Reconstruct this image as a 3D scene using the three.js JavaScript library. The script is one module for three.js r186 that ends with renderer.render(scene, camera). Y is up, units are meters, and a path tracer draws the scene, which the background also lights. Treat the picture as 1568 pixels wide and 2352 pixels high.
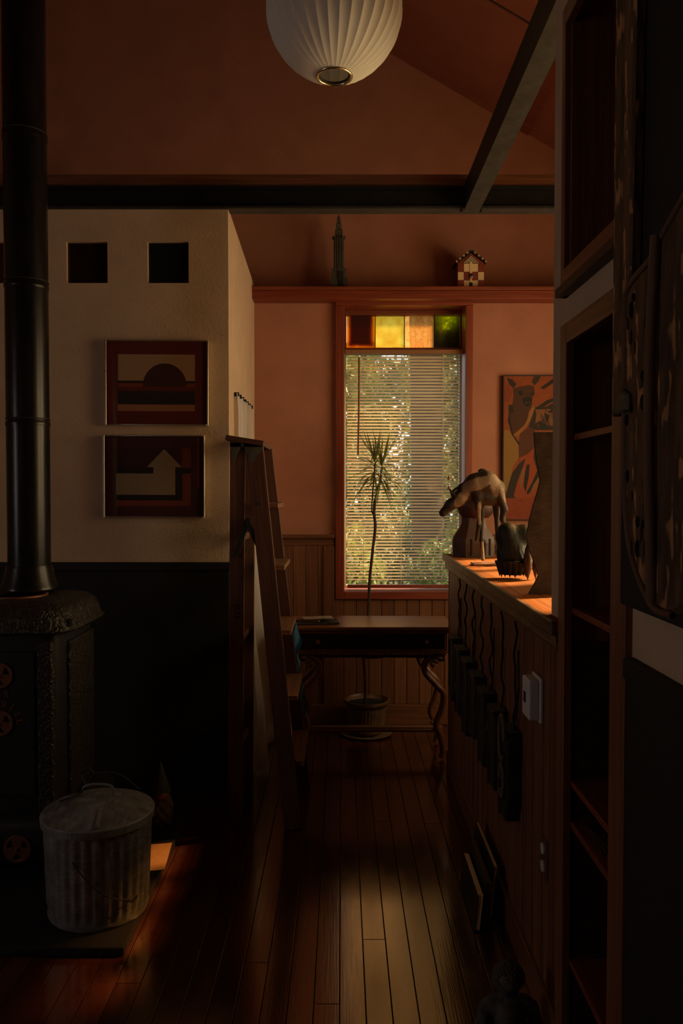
import * as THREE from 'three';
import { RoundedBoxGeometry } from 'three/addons/geometries/RoundedBoxGeometry.js';
import { mergeGeometries, mergeVertices } from 'three/addons/utils/BufferGeometryUtils.js';
import { MarchingCubes } from 'three/addons/objects/MarchingCubes.js';
import { TextGeometry } from 'three/addons/geometries/TextGeometry.js';
import { FontLoader } from 'three/addons/loaders/FontLoader.js';
import { RectAreaLightUniformsLib } from 'three/addons/lights/RectAreaLightUniformsLib.js';

// ---------------------------------------------------------------- camera, sky, sun, daylight, exposure
const scene = new THREE.Scene();
const camera = new THREE.PerspectiveCamera(2 * Math.atan(1176 / 1829) * 180 / Math.PI, 1568 / 2352, 0.05, 120);
camera.position.set(0, 1.5, 0);
camera.lookAt(0, 1.5 - Math.tan(1.566 * Math.PI / 180), -1);
scene.add(camera);

scene.background = new THREE.Color().setRGB(0.86, 0.98, 1.0);      // hazy bright afternoon sky
scene.backgroundIntensity = 1.5;
scene.environment = null;

RectAreaLightUniformsLib.init();
const sun = new THREE.DirectionalLight(new THREE.Color().setRGB(1.0, 0.69, 0.35), 23.0);
sun.position.set(7, 7, -3); sun.target.position.set(0, 0, 0);
sun.castShadow = true; sun.shadow.radius = 5;
Object.assign(sun.shadow.camera, { left: -9, right: 9, top: 9, bottom: -9, near: 0.5, far: 40 });
sun.shadow.mapSize.set(2048, 2048);
scene.add(sun, sun.target);

// daylight entering by the tall windows of the room beyond the half wall and by the small window behind the viewer, plus fill from an added window on the left
function daylight(w, h, pos, look, color, power) {
  const l = new THREE.RectAreaLight(new THREE.Color().setRGB(...color), power, w, h);
  l.position.set(...pos); l.lookAt(...look); scene.add(l); return l;
}
const GOLD = [1.0, 0.62, 0.19];
daylight(1.05, 1.32, [1.87, 1.80, -3.92], [0, 1.80, -3.92], GOLD, 4.0);
daylight(0.76, 1.32, [1.87, 1.80, -2.75], [0, 1.80, -2.75], GOLD, 4.6);
daylight(0.12, 0.28, [-2.965, 2.16, 2.63], [-2.965, 2.16, 0], [0.9, 0.8, 0.85], 3.0);
daylight(0.92, 1.12, [-4.17, 1.65, -0.7], [0, 1.65, -0.7], [1.0, 0.76, 0.70], 2.2);  // fill light of the added left window, brightens the bookcase wall

const renderer = new THREE.WebGLRenderer({ antialias: true });
renderer.toneMapping = THREE.LinearToneMapping;
renderer.toneMappingExposure = 0.90;
renderer.shadowMap.enabled = true;
renderer.shadowMap.type = THREE.PCFSoftShadowMap;

// ---------------------------------------------------------------- helpers
let seed = 7;
const rnd = () => { seed |= 0; seed = seed + 0x6D2B79F5 | 0; let t = Math.imul(seed ^ seed >>> 15, 1 | seed); t = t + Math.imul(t ^ t >>> 7, 61 | t) ^ t; return ((t ^ t >>> 14) >>> 0) / 4294967296; };
const rr = (a, b) => a + (b - a) * rnd();
const V = (x, y, z) => new THREE.Vector3(x, y, z);
const clamp = (x, a = 0, b = 1) => Math.min(b, Math.max(a, x));
const sstep = (a, b, x) => { const t = clamp((x - a) / (b - a)); return t * t * (3 - 2 * t); };
const hash = (x, y) => { let h = Math.imul(x, 374761393) + Math.imul(y, 668265263) | 0; h = Math.imul(h ^ h >>> 13, 1274126177); return ((h ^ h >>> 16) >>> 0) / 4294967296; };
function vnoise(x, y, px, py) {
  const xi = Math.floor(x), yi = Math.floor(y), fx = x - xi, fy = y - yi, m = (a, p) => ((a % p) + p) % p;
  const u = fx * fx * (3 - 2 * fx), v = fy * fy * (3 - 2 * fy);
  const a = hash(m(xi, px), m(yi, py)), b = hash(m(xi + 1, px), m(yi, py)), c = hash(m(xi, px), m(yi + 1, py)), d = hash(m(xi + 1, px), m(yi + 1, py));
  return a + (b - a) * u + (c - a) * v + (a - b - c + d) * u * v;
}
function fbm(x, y, px, py, o = 4) { let s = 0, a = 0.5, t = 0; for (let i = 0; i < o; i++) { s += a * vnoise(x, y, px, py); t += a; a *= 0.5; x *= 2; y *= 2; px *= 2; py *= 2; } return s / t; }
// texture of w x h pixels covering su x sv metres; fn(u, v) in 0..1 gives a grey or an [r, g, b] in display values
function tex(w, h, su, sv, fn, srgb = true) {
  const d = new Uint8Array(w * h * 4);
  for (let j = 0; j < h; j++) for (let i = 0; i < w; i++) {
    const c = fn(i / w, j / h), k = (j * w + i) * 4;
    if (Array.isArray(c)) for (let q = 0; q < 3; q++) d[k + q] = 255 * clamp(c[q]); else d[k] = d[k + 1] = d[k + 2] = 255 * clamp(c);
    d[k + 3] = 255;
  }
  const t = new THREE.DataTexture(d, w, h); t.wrapS = t.wrapT = THREE.RepeatWrapping; t.magFilter = THREE.LinearFilter; t.minFilter = THREE.LinearMipmapLinearFilter; t.generateMipmaps = true;
  if (srgb) t.colorSpace = THREE.SRGBColorSpace;
  t.repeat.set(1 / su, 1 / sv); t.needsUpdate = true; return t;
}
const grainFn = (u, v) => 0.62 + 0.28 * fbm(u * 6 + 1.2 * fbm(u * 3, v * 8, 3, 8, 2), v * 60, 6, 60, 3) + 0.18 * (fbm(u * 4, v * 14, 4, 14, 3) - 0.4);
const T = {
  grain: tex(512, 256, 1.2, 0.3, grainFn),
  grainBump: tex(512, 256, 1.2, 0.3, (u, v) => fbm(u * 10, v * 90, 10, 90, 3), false),
  worn: tex(512, 512, 1.6, 1.6, (u, v) => { const n = fbm(u * 5, v * 24, 5, 24, 5), s = fbm(u * 90, v * 90, 90, 90, 2), k = vnoise(u * 40, v * 130, 40, 130); return 0.66 + 0.34 * n - 0.16 * sstep(0.72, 0.86, s) - 0.14 * sstep(0.86, 0.97, k); }),
  wornRough: tex(512, 512, 1.6, 1.6, (u, v) => 0.80 + 0.5 * (fbm(u * 10, v * 40, 10, 40, 4) - 0.5) + 0.2 * (fbm(u * 100, v * 100, 100, 100, 2) - 0.5), false),
  plaster: tex(512, 512, 1.0, 1.0, (u, v) => 0.90 + 0.10 * fbm(u * 8, v * 8, 8, 8, 5) ),
  plasterBump: tex(512, 512, 0.5, 0.5, (u, v) => fbm(u * 60, v * 60, 60, 60, 3), false),
  scuff: tex(256, 256, 0.4, 0.4, (u, v) => 0.6 + 0.4 * fbm(u * 12, v * 12, 12, 12, 5) + 0.15 * (vnoise(u * 90, v * 20, 90, 20) - 0.5)),
  carve: tex(512, 512, 0.30, 0.30, (u, v) => { const n = fbm(u * 5, v * 14, 5, 14, 4), l = fbm(u * 7 + 3, v * 22, 7, 22, 3); const pale = sstep(0.63, 0.72, l), g = 0.22 + 0.38 * n; return [g + pale * 0.42, g * 0.82 + pale * 0.34, g * 0.64 + pale * 0.24]; }),
  carveBump: tex(512, 512, 0.30, 0.30, (u, v) => fbm(u * 5, v * 14, 5, 14, 5), false),
  cast: tex(256, 256, 0.12, 0.12, (u, v) => 0.5 + 0.5 * Math.sin(18 * fbm(u * 5, v * 5, 5, 5, 3)), false),
  patchy: tex(512, 256, 1.2, 0.3, (u, v) => { const n = fbm(u * 5, v * 40, 5, 40, 4) * 0.6 + 0.4 * fbm(u * 16, v * 12, 16, 12, 3), k = sstep(0.36, 0.66, n); return [0.62 + 0.3 * k, 0.55 + 0.33 * k, 0.46 + 0.36 * k]; }),
  bark: tex(256, 256, 0.5, 1.0, (u, v) => 0.45 + 0.55 * fbm(u * 24, v * 7, 24, 7, 4)),
  hide: tex(256, 256, 0.25, 0.25, (u, v) => { const n = fbm(u * 6, v * 6, 6, 6, 5), c = fbm(u * 30, v * 30, 30, 30, 2); return 0.62 + 0.45 * (n - 0.35) - 0.2 * sstep(0.66, 0.74, c); }),
};
function M(rgb, o = {}) {
  const { wood, worn, plaster, map, phys, ...rest } = o;
  const p = { color: new THREE.Color().setRGB(...rgb), roughness: 0.6, metalness: 0, ...rest };
  if (wood) { p.map = T.grain; p.bumpMap = T.grainBump; p.bumpScale = 0.0006; }
  if (plaster) { p.map = T.plaster; p.bumpMap = T.plasterBump; p.bumpScale = 0.0012; }
  if (map) p.map = map;
  const phy = phys || 'transmission' in p || 'clearcoat' in p || 'sheen' in p || 'ior' in p;
  return new (phy ? THREE.MeshPhysicalMaterial : THREE.MeshStandardMaterial)(p);
}
const mats = {
  plasterCream: M([0.66, 0.48, 0.33], { plaster: 1, roughness: 0.92 }),
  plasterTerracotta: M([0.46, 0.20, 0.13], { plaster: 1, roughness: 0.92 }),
  ceiling: M([0.30, 0.09, 0.05], { plaster: 1, roughness: 0.9 }),
  blackPaint: M([0.008, 0.008, 0.0075], { roughness: 0.75 }),
  redwood: M([0.36, 0.058, 0.019], { wood: 1, clearcoat: 0.4, clearcoatRoughness: 0.35, roughness: 0.5 }),
  redwood2: M([0.34, 0.07, 0.023], { wood: 1, clearcoat: 0.3, clearcoatRoughness: 0.4, roughness: 0.5 }),
  oldwood: M([0.30, 0.12, 0.05], { wood: 1, roughness: 0.55 }),
  oldwoodB: M([0.25, 0.095, 0.04], { wood: 1, roughness: 0.5 }),
  oldwoodC: M([0.33, 0.14, 0.062], { wood: 1, roughness: 0.6 }),
  trimwood: M([0.34, 0.13, 0.06], { wood: 1, roughness: 0.5 }),
  darkwood: M([0.075, 0.03, 0.016], { wood: 1, roughness: 0.55 }),
  blackwood: M([0.022, 0.015, 0.011], { wood: 1, roughness: 0.6 }),
  desk: M([0.30, 0.105, 0.036], { wood: 1, roughness: 0.34, clearcoat: 0.35, clearcoatRoughness: 0.25 }),
  ledge: M([0.38, 0.115, 0.018], { wood: 1, roughness: 0.85, phys: 1, specularIntensity: 0.25 }),
  ledgeEdge: M([0.26, 0.17, 0.085], { map: T.patchy, roughness: 0.5, bumpMap: T.grainBump, bumpScale: 0.0006 }),
  steel: M([0.018, 0.021, 0.02], { roughness: 0.55, metalness: 0.3, map: T.scuff }),
  steelGrey: M([0.05, 0.05, 0.05], { roughness: 0.6, metalness: 0.2, map: T.scuff }),
  pipe: M([0.02, 0.02, 0.02], { roughness: 0.28, metalness: 0.4, map: T.scuff }),
  iron: M([0.035, 0.031, 0.027], { roughness: 0.5, metalness: 0.5, bumpMap: T.cast, bumpScale: 0.004 }),
  ironPlain: M([0.018, 0.018, 0.018], { roughness: 0.55, metalness: 0.4 }),
  ironRed: M([0.20, 0.085, 0.05], { roughness: 0.45, metalness: 0.6 }),
  galv: M([0.30, 0.31, 0.32], { roughness: 0.5, metalness: 0.3, map: T.scuff }),
  chrome: M([0.75, 0.66, 0.5], { roughness: 0.25, metalness: 1 }),
  brass: M([0.6, 0.4, 0.14], { roughness: 0.35, metalness: 1 }),
  glass: M([1, 1, 1], { transmission: 1, thickness: 0, roughness: 0.02, ior: 1.5 }),
  white: M([0.62, 0.6, 0.6], { roughness: 0.5 }),
  blackMatte: M([0.012, 0.012, 0.012], { roughness: 0.8 }),
  leaf: M([0.16, 0.22, 0.05], { transmission: 0.4, thickness: 0, roughness: 0.9, side: THREE.DoubleSide }),
};
const baseOf = new WeakMap();
const used = new Map();
function named(n) { const k = used.get(n) || 0; used.set(n, k + 1); return k ? `${n}_${String(k).padStart(3, '0')}` : n; }
function thing(name, label, category, base = [0, 0, 0], group) {
  const o = new THREE.Group(); o.name = named(name); o.position.set(...base); o.userData = { label, category };
  if (group) o.userData.group = group; baseOf.set(o, base); scene.add(o); return o;
}
function struct(name, label, category, base = [0, 0, 0]) { const o = thing(name, label, category, base); o.userData.kind = 'structure'; return o; }
const arr = (g) => Array.isArray(g) ? g : [g];
function clean(g) { g = g.index ? g.toNonIndexed() : g; for (const k of Object.keys(g.attributes)) if (!['position', 'normal', 'uv', 'color'].includes(k)) g.deleteAttribute(k); if (!g.attributes.normal) g.computeVertexNormals(); if (!g.attributes.uv) g.setAttribute('uv', new THREE.BufferAttribute(new Float32Array(g.attributes.position.count * 2), 2)); g.morphAttributes = {}; return g; }
// geometry is given in world coordinates and moved to the base of its thing
function part(name, geos, mat, parent, label) {
  const list = arr(geos).map(clean), g = list.length > 1 ? mergeGeometries(list) : list[0], b = baseOf.get(parent) || [0, 0, 0];
  g.translate(-b[0], -b[1], -b[2]);
  const m = new THREE.Mesh(g, mat); m.name = name; m.castShadow = m.receiveShadow = true; baseOf.set(m, b); parent.add(m);
  if (label) m.userData.label = label; return m;
}
function solo(name, label, category, geos, mat, base, group) {   // a thing that is a single mesh
  const m = part(named(name), geos, mat, scene); m.userData = { label, category }; if (group) m.userData.group = group;
  m.geometry.translate(-base[0], -base[1], -base[2]); m.position.set(...base); return m;
}
function piece(name, geo, mat, parent, x, y, z, ry = 0) { const b = baseOf.get(parent), m = new THREE.Mesh(geo, mat); m.name = name; m.position.set(x - b[0], y - b[1], z - b[2]); m.rotation.y = ry; m.castShadow = m.receiveShadow = true; baseOf.set(m, [x, y, z]); parent.add(m); return m; }
// uv in metres; grain runs along axis 0 (x), 1 (y) or 2 (z)
function guv(g, grain = 1, ox = rnd() * 3, oy = rnd() * 3) {
  g = g.index ? g.toNonIndexed() : g; if (!g.attributes.normal) g.computeVertexNormals();
  const p = g.attributes.position, n = g.attributes.normal, uv = new Float32Array(p.count * 2);
  for (let i = 0; i < p.count; i += 3) {
    const nn = [0, 1, 2].map((k) => Math.abs(n.getComponent(i, k) + n.getComponent(i + 1, k) + n.getComponent(i + 2, k)));
    const k = nn.indexOf(Math.max(...nn)), o = [0, 1, 2].filter((a) => a !== k), a = o.includes(grain) ? grain : o[0], b = o.find((c) => c !== a);
    for (let j = i; j < i + 3; j++) { uv[2 * j] = p.getComponent(j, a) + ox; uv[2 * j + 1] = p.getComponent(j, b) + oy; }
  }
  g.setAttribute('uv', new THREE.BufferAttribute(uv, 2)); return g;
}
// box from min corner to max corner
function bx(x0, y0, z0, x1, y1, z1, grain, r = 0) {
  const w = Math.abs(x1 - x0), h = Math.abs(y1 - y0), d = Math.abs(z1 - z0);
  const g = r > 0 ? new RoundedBoxGeometry(w, h, d, 1, Math.min(r, w / 2.1, h / 2.1, d / 2.1)) : new THREE.BoxGeometry(w, h, d);
  g.translate((x0 + x1) / 2, (y0 + y1) / 2, (z0 + z1) / 2);
  return guv(g, grain ?? [w, h, d].indexOf(Math.max(w, h, d)));
}
function bar(p0, p1, w, t, hint = V(1, 0, 0), r = 0) {   // w along the hint, t across
  const d = p1.clone().sub(p0), L = d.length(), y = d.clone().normalize(), x = hint.clone().sub(y.clone().multiplyScalar(hint.dot(y))).normalize(), z = x.clone().cross(y);
  const g = guv(r ? new RoundedBoxGeometry(w, L, t, 1, r) : new THREE.BoxGeometry(w, L, t), 1);
  return g.applyMatrix4(new THREE.Matrix4().makeBasis(x, y, z).setPosition(p0.clone().add(p1).multiplyScalar(0.5)));
}
function tube(pts, r, seg = 24, rad = 6) { return new THREE.TubeGeometry(new THREE.CatmullRomCurve3(pts.map((p) => p.isVector3 ? p : V(...p))), seg, r, rad); }
function lathe(pts, x, y, z, seg = 40) { return new THREE.LatheGeometry(pts.map((p) => new THREE.Vector2(...p)), seg).translate(x, y, z); }
function cyl(r0, r1, h, x, y, z, seg = 24, open = false) { return new THREE.CylinderGeometry(r1, r0, h, seg, 1, open).translate(x, y + h / 2, z); }
function prism(pts, z0, z1, bevel = 0) {   // xy outline extruded along z
  const g = new THREE.ExtrudeGeometry(new THREE.Shape(pts.map((p) => new THREE.Vector2(...p))), { depth: Math.abs(z1 - z0) - 2 * bevel, bevelEnabled: bevel > 0, bevelSize: bevel, bevelThickness: bevel, bevelOffset: -bevel, bevelSegments: 1, steps: 1 });
  return guv(g.translate(0, 0, Math.min(z0, z1) + bevel), 1);
}
function onX(pts, x0, x1, bevel = 0) {   // outline in (z, y) extruded along x
  const g = prism(pts.map(([z, y]) => [-z, y]), x0, x1, bevel); g.rotateY(Math.PI / 2); return guv(g, 1);
}
function sdfGeo(fn, c, half, res = 48) {
  const mc = new MarchingCubes(res, new THREE.MeshBasicMaterial(), false, false, 60000), hs = res / 2; mc.isolation = 0;
  for (let k = 0; k < res; k++) for (let j = 0; j < res; j++) for (let i = 0; i < res; i++) mc.field[i + j * res + k * res * res] = -fn(c[0] + half * (i - hs) / hs, c[1] + half * (j - hs) / hs, c[2] + half * (k - hs) / hs);
  mc.update();
  const n = mc.count, g = new THREE.BufferGeometry();
  g.setAttribute('position', new THREE.BufferAttribute(mc.positionArray.slice(0, n * 3), 3));
  g.scale(half, half, half); g.translate(...c);
  const m = mergeVertices(g, half * 1e-4); m.computeVertexNormals();
  const e = half / res * 0.7, p = m.attributes.position, nn = m.attributes.normal;
  for (let i = 0; i < p.count; i++) { const x = p.getX(i), y = p.getY(i), z = p.getZ(i); const v = V(fn(x + e, y, z) - fn(x - e, y, z), fn(x, y + e, z) - fn(x, y - e, z), fn(x, y, z + e) - fn(x, y, z - e)).normalize(); nn.setXYZ(i, v.x, v.y, v.z); }
  return m;
}
const smin = (a, b, k) => { const h = clamp(0.5 + 0.5 * (b - a) / k); return b + (a - b) * h - k * h * (1 - h); };
function caps(list, k) {   // [ax, ay, az, ra, bx, by, bz, rb]
  return (x, y, z) => {
    let d = 1e3;
    for (const [ax, ay, az, ra, bx_, by, bz, rb] of list) {
      const dx = bx_ - ax, dy = by - ay, dz = bz - az, t = clamp(((x - ax) * dx + (y - ay) * dy + (z - az) * dz) / (dx * dx + dy * dy + dz * dz + 1e-9));
      d = smin(d, Math.hypot(x - ax - t * dx, y - ay - t * dy, z - az - t * dz) - (ra + (rb - ra) * t), k);
    }
    return d;
  };
}
function tint(g, fn) { const p = g.attributes.position, c = new Float32Array(p.count * 3); for (let i = 0; i < p.count; i++) c.set(fn(p.getX(i), p.getY(i), p.getZ(i)), i * 3); g.setAttribute('color', new THREE.BufferAttribute(c, 3)); return g; }
function print(w, h, draw) { const c = document.createElement('canvas'); c.width = w; c.height = h; draw(c.getContext('2d'), w, h); const t = new THREE.CanvasTexture(c); t.colorSpace = THREE.SRGBColorSpace; return t; }
const poly = (g, pts, fill) => { g.fillStyle = fill; g.beginPath(); pts.forEach(([x, y], i) => i ? g.lineTo(x, y) : g.moveTo(x, y)); g.closePath(); g.fill(); };

// ---------------------------------------------------------------- shell of the place
const RX = 0.575;                                   // face of the half wall and of the bookcase wall
const roofY = (x) => x > -1.8 ? 4.371 - 0.578 * (x - 0.314) : 5.593 + 0.578 * (x + 1.8);

// floor: a slab with boards laid along the hall
const floor = struct('floor', 'red-brown varnished wooden floor boards', 'floor');
part('subfloor', bx(-4.3, -0.12, -5.4, 2.05, -0.022, 2.8), M([0.02, 0.012, 0.008]), floor);
const plankMats = [[0.095, 0.024, 0.010], [0.082, 0.020, 0.008], [0.105, 0.028, 0.011], [0.075, 0.018, 0.007], [0.115, 0.032, 0.013]].map((c) => M(c, { phys: 1, map: T.worn, roughness: 0.21, roughnessMap: T.wornRough, bumpMap: T.grainBump, bumpScale: 0.00015, ior: 2.4, clearcoat: 0.45, clearcoatRoughness: 0.14, specularColor: new THREE.Color().setRGB(1, 0.66, 0.30) }));
{
  const pitch = 0.0757, x0 = -1.3 - 0.0757 * 0.0;
  for (let i = 0; i < 25; i++) {
    const xa = -0.0042 - pitch * 17 + i * pitch, xb = Math.min(xa + pitch - 0.0022, 0.66);
    let z = -5.07; const cut = [];
    z += rr(0.3, 1.6); while (z < 1.0) { cut.push(z); z += rr(1.1, 2.6); }
    if (i === 18) { cut.length = 0; cut.push(-4.2, -2.62, -0.8); }
    let a = -5.07;
    for (const c of [...cut, 1.0]) { if (c - a > 0.1) part('plank', bx(xa, -0.022, a, xb, 0, c - 0.0018, 2, 0.0012), plankMats[Math.floor(rnd() * 5)], floor); a = c; }
  }
  part('outer_boards', [bx(-4.3, -0.022, -5.07, -1.294, -0.0005, 2.8, 2), bx(0.601, -0.022, -5.07, 1.9, -0.0005, 2.8, 2), bx(-1.294, -0.022, 1.0, 0.601, -0.0005, 2.8, 2)], plankMats[1], floor);
}

// window wall with its opening; the taller gable wall stands a little further back above the rail
const wallBack = struct('wall_back', 'tan plaster wall around the window', 'wall', [0, 0, -5.08]);
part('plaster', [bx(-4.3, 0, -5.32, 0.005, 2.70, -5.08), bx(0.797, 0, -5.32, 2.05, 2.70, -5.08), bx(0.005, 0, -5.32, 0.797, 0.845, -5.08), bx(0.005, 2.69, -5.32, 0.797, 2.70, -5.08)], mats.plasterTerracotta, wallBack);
const gable = struct('wall_upper', 'rust coloured gable wall above the wooden rail', 'wall', [0, 2.7, -5.25]);
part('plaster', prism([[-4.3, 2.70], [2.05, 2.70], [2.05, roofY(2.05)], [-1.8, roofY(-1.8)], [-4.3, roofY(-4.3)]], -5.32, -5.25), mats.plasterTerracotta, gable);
const wallFront = struct('wall_front', 'plaster wall behind the viewer with a small window', 'wall', [0, 0, 2.65]);
part('plaster', [bx(-4.3, 0, 2.65, -3.05, 4.2, 2.8), bx(-2.5, 0, 2.65, 2.05, 3.2, 2.8), bx(-3.05, 0, 2.65, -2.5, 1.98, 2.8), bx(-3.05, 2.34, 2.65, -2.5, 4.2, 2.8), bx(-2.88, 1.98, 2.65, -2.5, 2.34, 2.8), prism([[-2.5, 3.2], [2.05, 3.2], [2.05, roofY(2.05)], [-1.8, roofY(-1.8)], [-2.5, roofY(-2.5)]], 2.65, 2.8), prism([[-4.3, 4.2], [-2.5, 4.2], [-2.5, roofY(-2.5)], [-4.3, roofY(-4.3)]], 2.65, 2.8)], mats.plasterCream, wallFront);
const wallLeft = struct('wall_left', 'plaster wall along the far side of the hall', 'wall', [-4.2, 0, 0]);
part('plaster', [bx(-4.35, 0, -5.4, -4.2, 4.25, -1.2), bx(-4.35, 0, -0.2, -4.2, 4.25, 2.8), bx(-4.35, 0, -1.2, -4.2, 1.05, -0.2), bx(-4.35, 2.25, -1.2, -4.2, 4.25, -0.2)], mats.plasterCream, wallLeft);
const wallRight = struct('wall_right', 'outer wall of the side room with two tall windows', 'wall', [1.9, 0, 0]);
{
  const yw0 = 1.1, yw1 = 2.9;
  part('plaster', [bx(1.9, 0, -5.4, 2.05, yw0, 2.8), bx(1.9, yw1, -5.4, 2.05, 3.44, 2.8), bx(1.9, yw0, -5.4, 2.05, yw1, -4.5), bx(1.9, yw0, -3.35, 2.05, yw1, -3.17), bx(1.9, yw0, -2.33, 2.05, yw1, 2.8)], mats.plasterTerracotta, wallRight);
  for (const [z0, z1, n] of [[-4.5, -3.35, 'window_2'], [-3.17, -2.33, 'window_3']]) {
    const w = struct(n, 'tall redwood window of the side room', 'window', [1.9, yw0, (z0 + z1) / 2]);
    part('frame', [bx(1.89, yw0, z0, 2.0, yw0 + 0.04, z1), bx(1.89, yw1 - 0.04, z0, 2.0, yw1, z1), bx(1.89, yw0, z0, 2.0, yw1, z0 + 0.04), bx(1.89, yw0, z1 - 0.04, 2.0, yw1, z1)], mats.redwood, w);
    part('muntin', bx(1.93, yw0 + 0.04, (z0 + z1) / 2 - 0.03, 1.97, yw1 - 0.04, (z0 + z1) / 2 + 0.03), mats.redwood, w);
    for (const [a, b] of [[z0 + 0.04, (z0 + z1) / 2 - 0.03], [(z0 + z1) / 2 + 0.03, z1 - 0.04]]) part('pane', bx(1.948, yw0 + 0.04, a, 1.952, yw1 - 0.04, b), mats.glass, w);
    part('added_sun_screen', bx(1.900, 2.50, z0 + 0.02, 1.902, yw1 + 0.01, z1 - 0.02), M([0.9, 0.68, 0.42], { transmission: 0.5, thickness: 0, roughness: 0.4 }), w);  // unseen screen added to weaken the sun reaching the floor and paper
  }
}
const w4 = struct('window_4', 'tiny window high behind the viewer', 'window', [-2.965, 1.98, 2.65]);
part('frame', [bx(-3.05, 1.98, 2.64, -2.88, 2.0, 2.75), bx(-3.05, 2.32, 2.64, -2.88, 2.34, 2.75), bx(-3.05, 2.0, 2.64, -3.03, 2.32, 2.75), bx(-2.90, 2.0, 2.64, -2.88, 2.32, 2.75)], mats.redwood, w4);
part('pane', bx(-3.03, 2.0, 2.70, -2.90, 2.32, 2.704), mats.glass, w4);
const w8 = struct('window_8', 'added unseen window in the far side wall of the hall', 'window', [-4.2, 1.05, -0.7]);  // unseen window added as the source of the fill from the left
part('frame', [bx(-4.3, 1.05, -1.2, -4.19, 1.09, -0.2), bx(-4.3, 2.21, -1.2, -4.19, 2.25, -0.2), bx(-4.3, 1.09, -1.2, -4.19, 2.21, -1.16), bx(-4.3, 1.09, -0.24, -4.19, 2.21, -0.2)], mats.redwood, w8);
part('pane', bx(-4.252, 1.09, -1.16, -4.248, 2.21, -0.24), mats.glass, w8);

// sloping ceiling in panels, with a purlin under it
const ceiling = struct('ceiling', 'dark rust sloping ceiling panels', 'ceiling', [0, 4, 0]);
{
  const slab = (xa, xb, z0, z1, m, n) => part(n, prism([[xa, roofY(xa)], [xb, roofY(xb)], [xb, roofY(xb) + 0.12], [xa, roofY(xa) + 0.12]], z0, z1), m, ceiling);
  slab(-1.8, 2.25, -5.6, -4.31, mats.ceiling, 'ceiling_panel'); slab(-1.8, 2.25, -4.285, -2.9, mats.ceiling, 'ceiling_panel'); slab(-1.8, 2.25, -2.89, 2.9, mats.ceiling, 'ceiling_panel');
  slab(-4.5, -1.8, -5.6, 2.9, mats.ceiling, 'ceiling_panel');
  part('seam', prism([[-1.8, roofY(-1.8) + 0.01], [2.2, roofY(2.2) + 0.01], [2.2, roofY(2.2) + 0.11], [-1.8, roofY(-1.8) + 0.11]], -4.315, -4.28), mats.blackMatte, ceiling);
  part('cove', prism([[-1.8, roofY(-1.8) - 0.035], [2.0, roofY(2.0) - 0.035], [2.0, roofY(2.0) + 0.01], [-1.8, roofY(-1.8) + 0.01]], -5.26, -5.235), mats.ceiling, ceiling);
}
const purlin = struct('trim_1', 'redwood purlin board under the sloping ceiling', 'purlin', [1.16, 3.86, -5.2]);
part('board', prism([[1.13, roofY(1.13) - 0.05], [1.21, roofY(1.21) - 0.05], [1.21, roofY(1.21) + 0.02], [1.13, roofY(1.13) + 0.02]], -5.24, 2.5), mats.redwood2, purlin);

// boxed-in room: wall with the pictures, and its end that forms the side of the window alcove
const partition = struct('wall_partition', 'cream plaster wall of the boxed-in room', 'wall', [-2, 0, -3.92]);
{
  const sh = new THREE.Shape([[-4.3, 1.144], [-0.553, 1.144], [-0.553, 2.872], [-4.3, 2.872]].map((p) => new THREE.Vector2(...p)));
  for (const x of [-1.343, -0.947, -1.739]) sh.holes.push(new THREE.Path([[x, 2.512], [x, 2.713], [x + 0.201, 2.713], [x + 0.201, 2.512]].map((p) => new THREE.Vector2(...p))));
  part('plaster', guv(new THREE.ExtrudeGeometry(sh, { depth: 0.12, bevelEnabled: false }).translate(0, 0, -4.04), 0), mats.plasterCream, partition);
  part('lower_plaster', bx(-4.3, 0, -4.04, -0.555, 1.144, -3.925), mats.blackPaint, partition);
  part('wainscot_panel', bx(-4.3, 0.12, -3.925, -0.556, 1.105, -3.912), mats.blackPaint, partition);
  part('wainscot_cap', bx(-4.3, 1.105, -3.93, -0.548, 1.146, -3.90, 0, 0.004), mats.blackPaint, partition);
  part('baseboard', bx(-4.3, 0, -3.925, -0.55, 0.13, -3.902, 0, 0.004), mats.blackPaint, partition);
}
const alcoveWall = struct('wall_alcove', 'cream side wall of the window alcove', 'wall', [-0.6, 0, -4.6]);
part('plaster', onX([[-4.04, 0], [-4.04, 2.872], [-5.26, 2.785], [-5.26, 0]], -0.67, -0.553), mats.plasterCream, alcoveWall);
part('end_plaster', onX([[-3.925, 1.146], [-3.925, 2.872], [-4.04, 2.872], [-4.04, 1.146]], -0.5535, -0.5525), mats.plasterCream, alcoveWall);
const loft = struct('ceiling_loft', 'loft floor over the boxed-in room', 'ceiling', [-2.4, 2.85, -4.6]);
part('boards', bx(-4.3, 2.74, -5.25, -0.675, 2.785, -4.045), mats.darkwood, loft);
[[-1.343, [0.030, 0.009, 0.006], 'brown'], [-0.947, [0.006, 0.016, 0.011], 'green'], [-1.739, [0.09, 0.014, 0.012], 'red']].forEach(([x, c, k], i) => {

  const w = struct('window_' + (5 + i), `small square unlit ${k} glass light set in the cream wall`, 'window', [x + 0.1, 2.512, -3.95]);
  part('pane', bx(x - 0.004, 2.508, -3.962, x + 0.205, 2.717, -3.945), M(c, { roughness: 0.25, phys: 1, map: T.scuff }), w);
});

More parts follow.
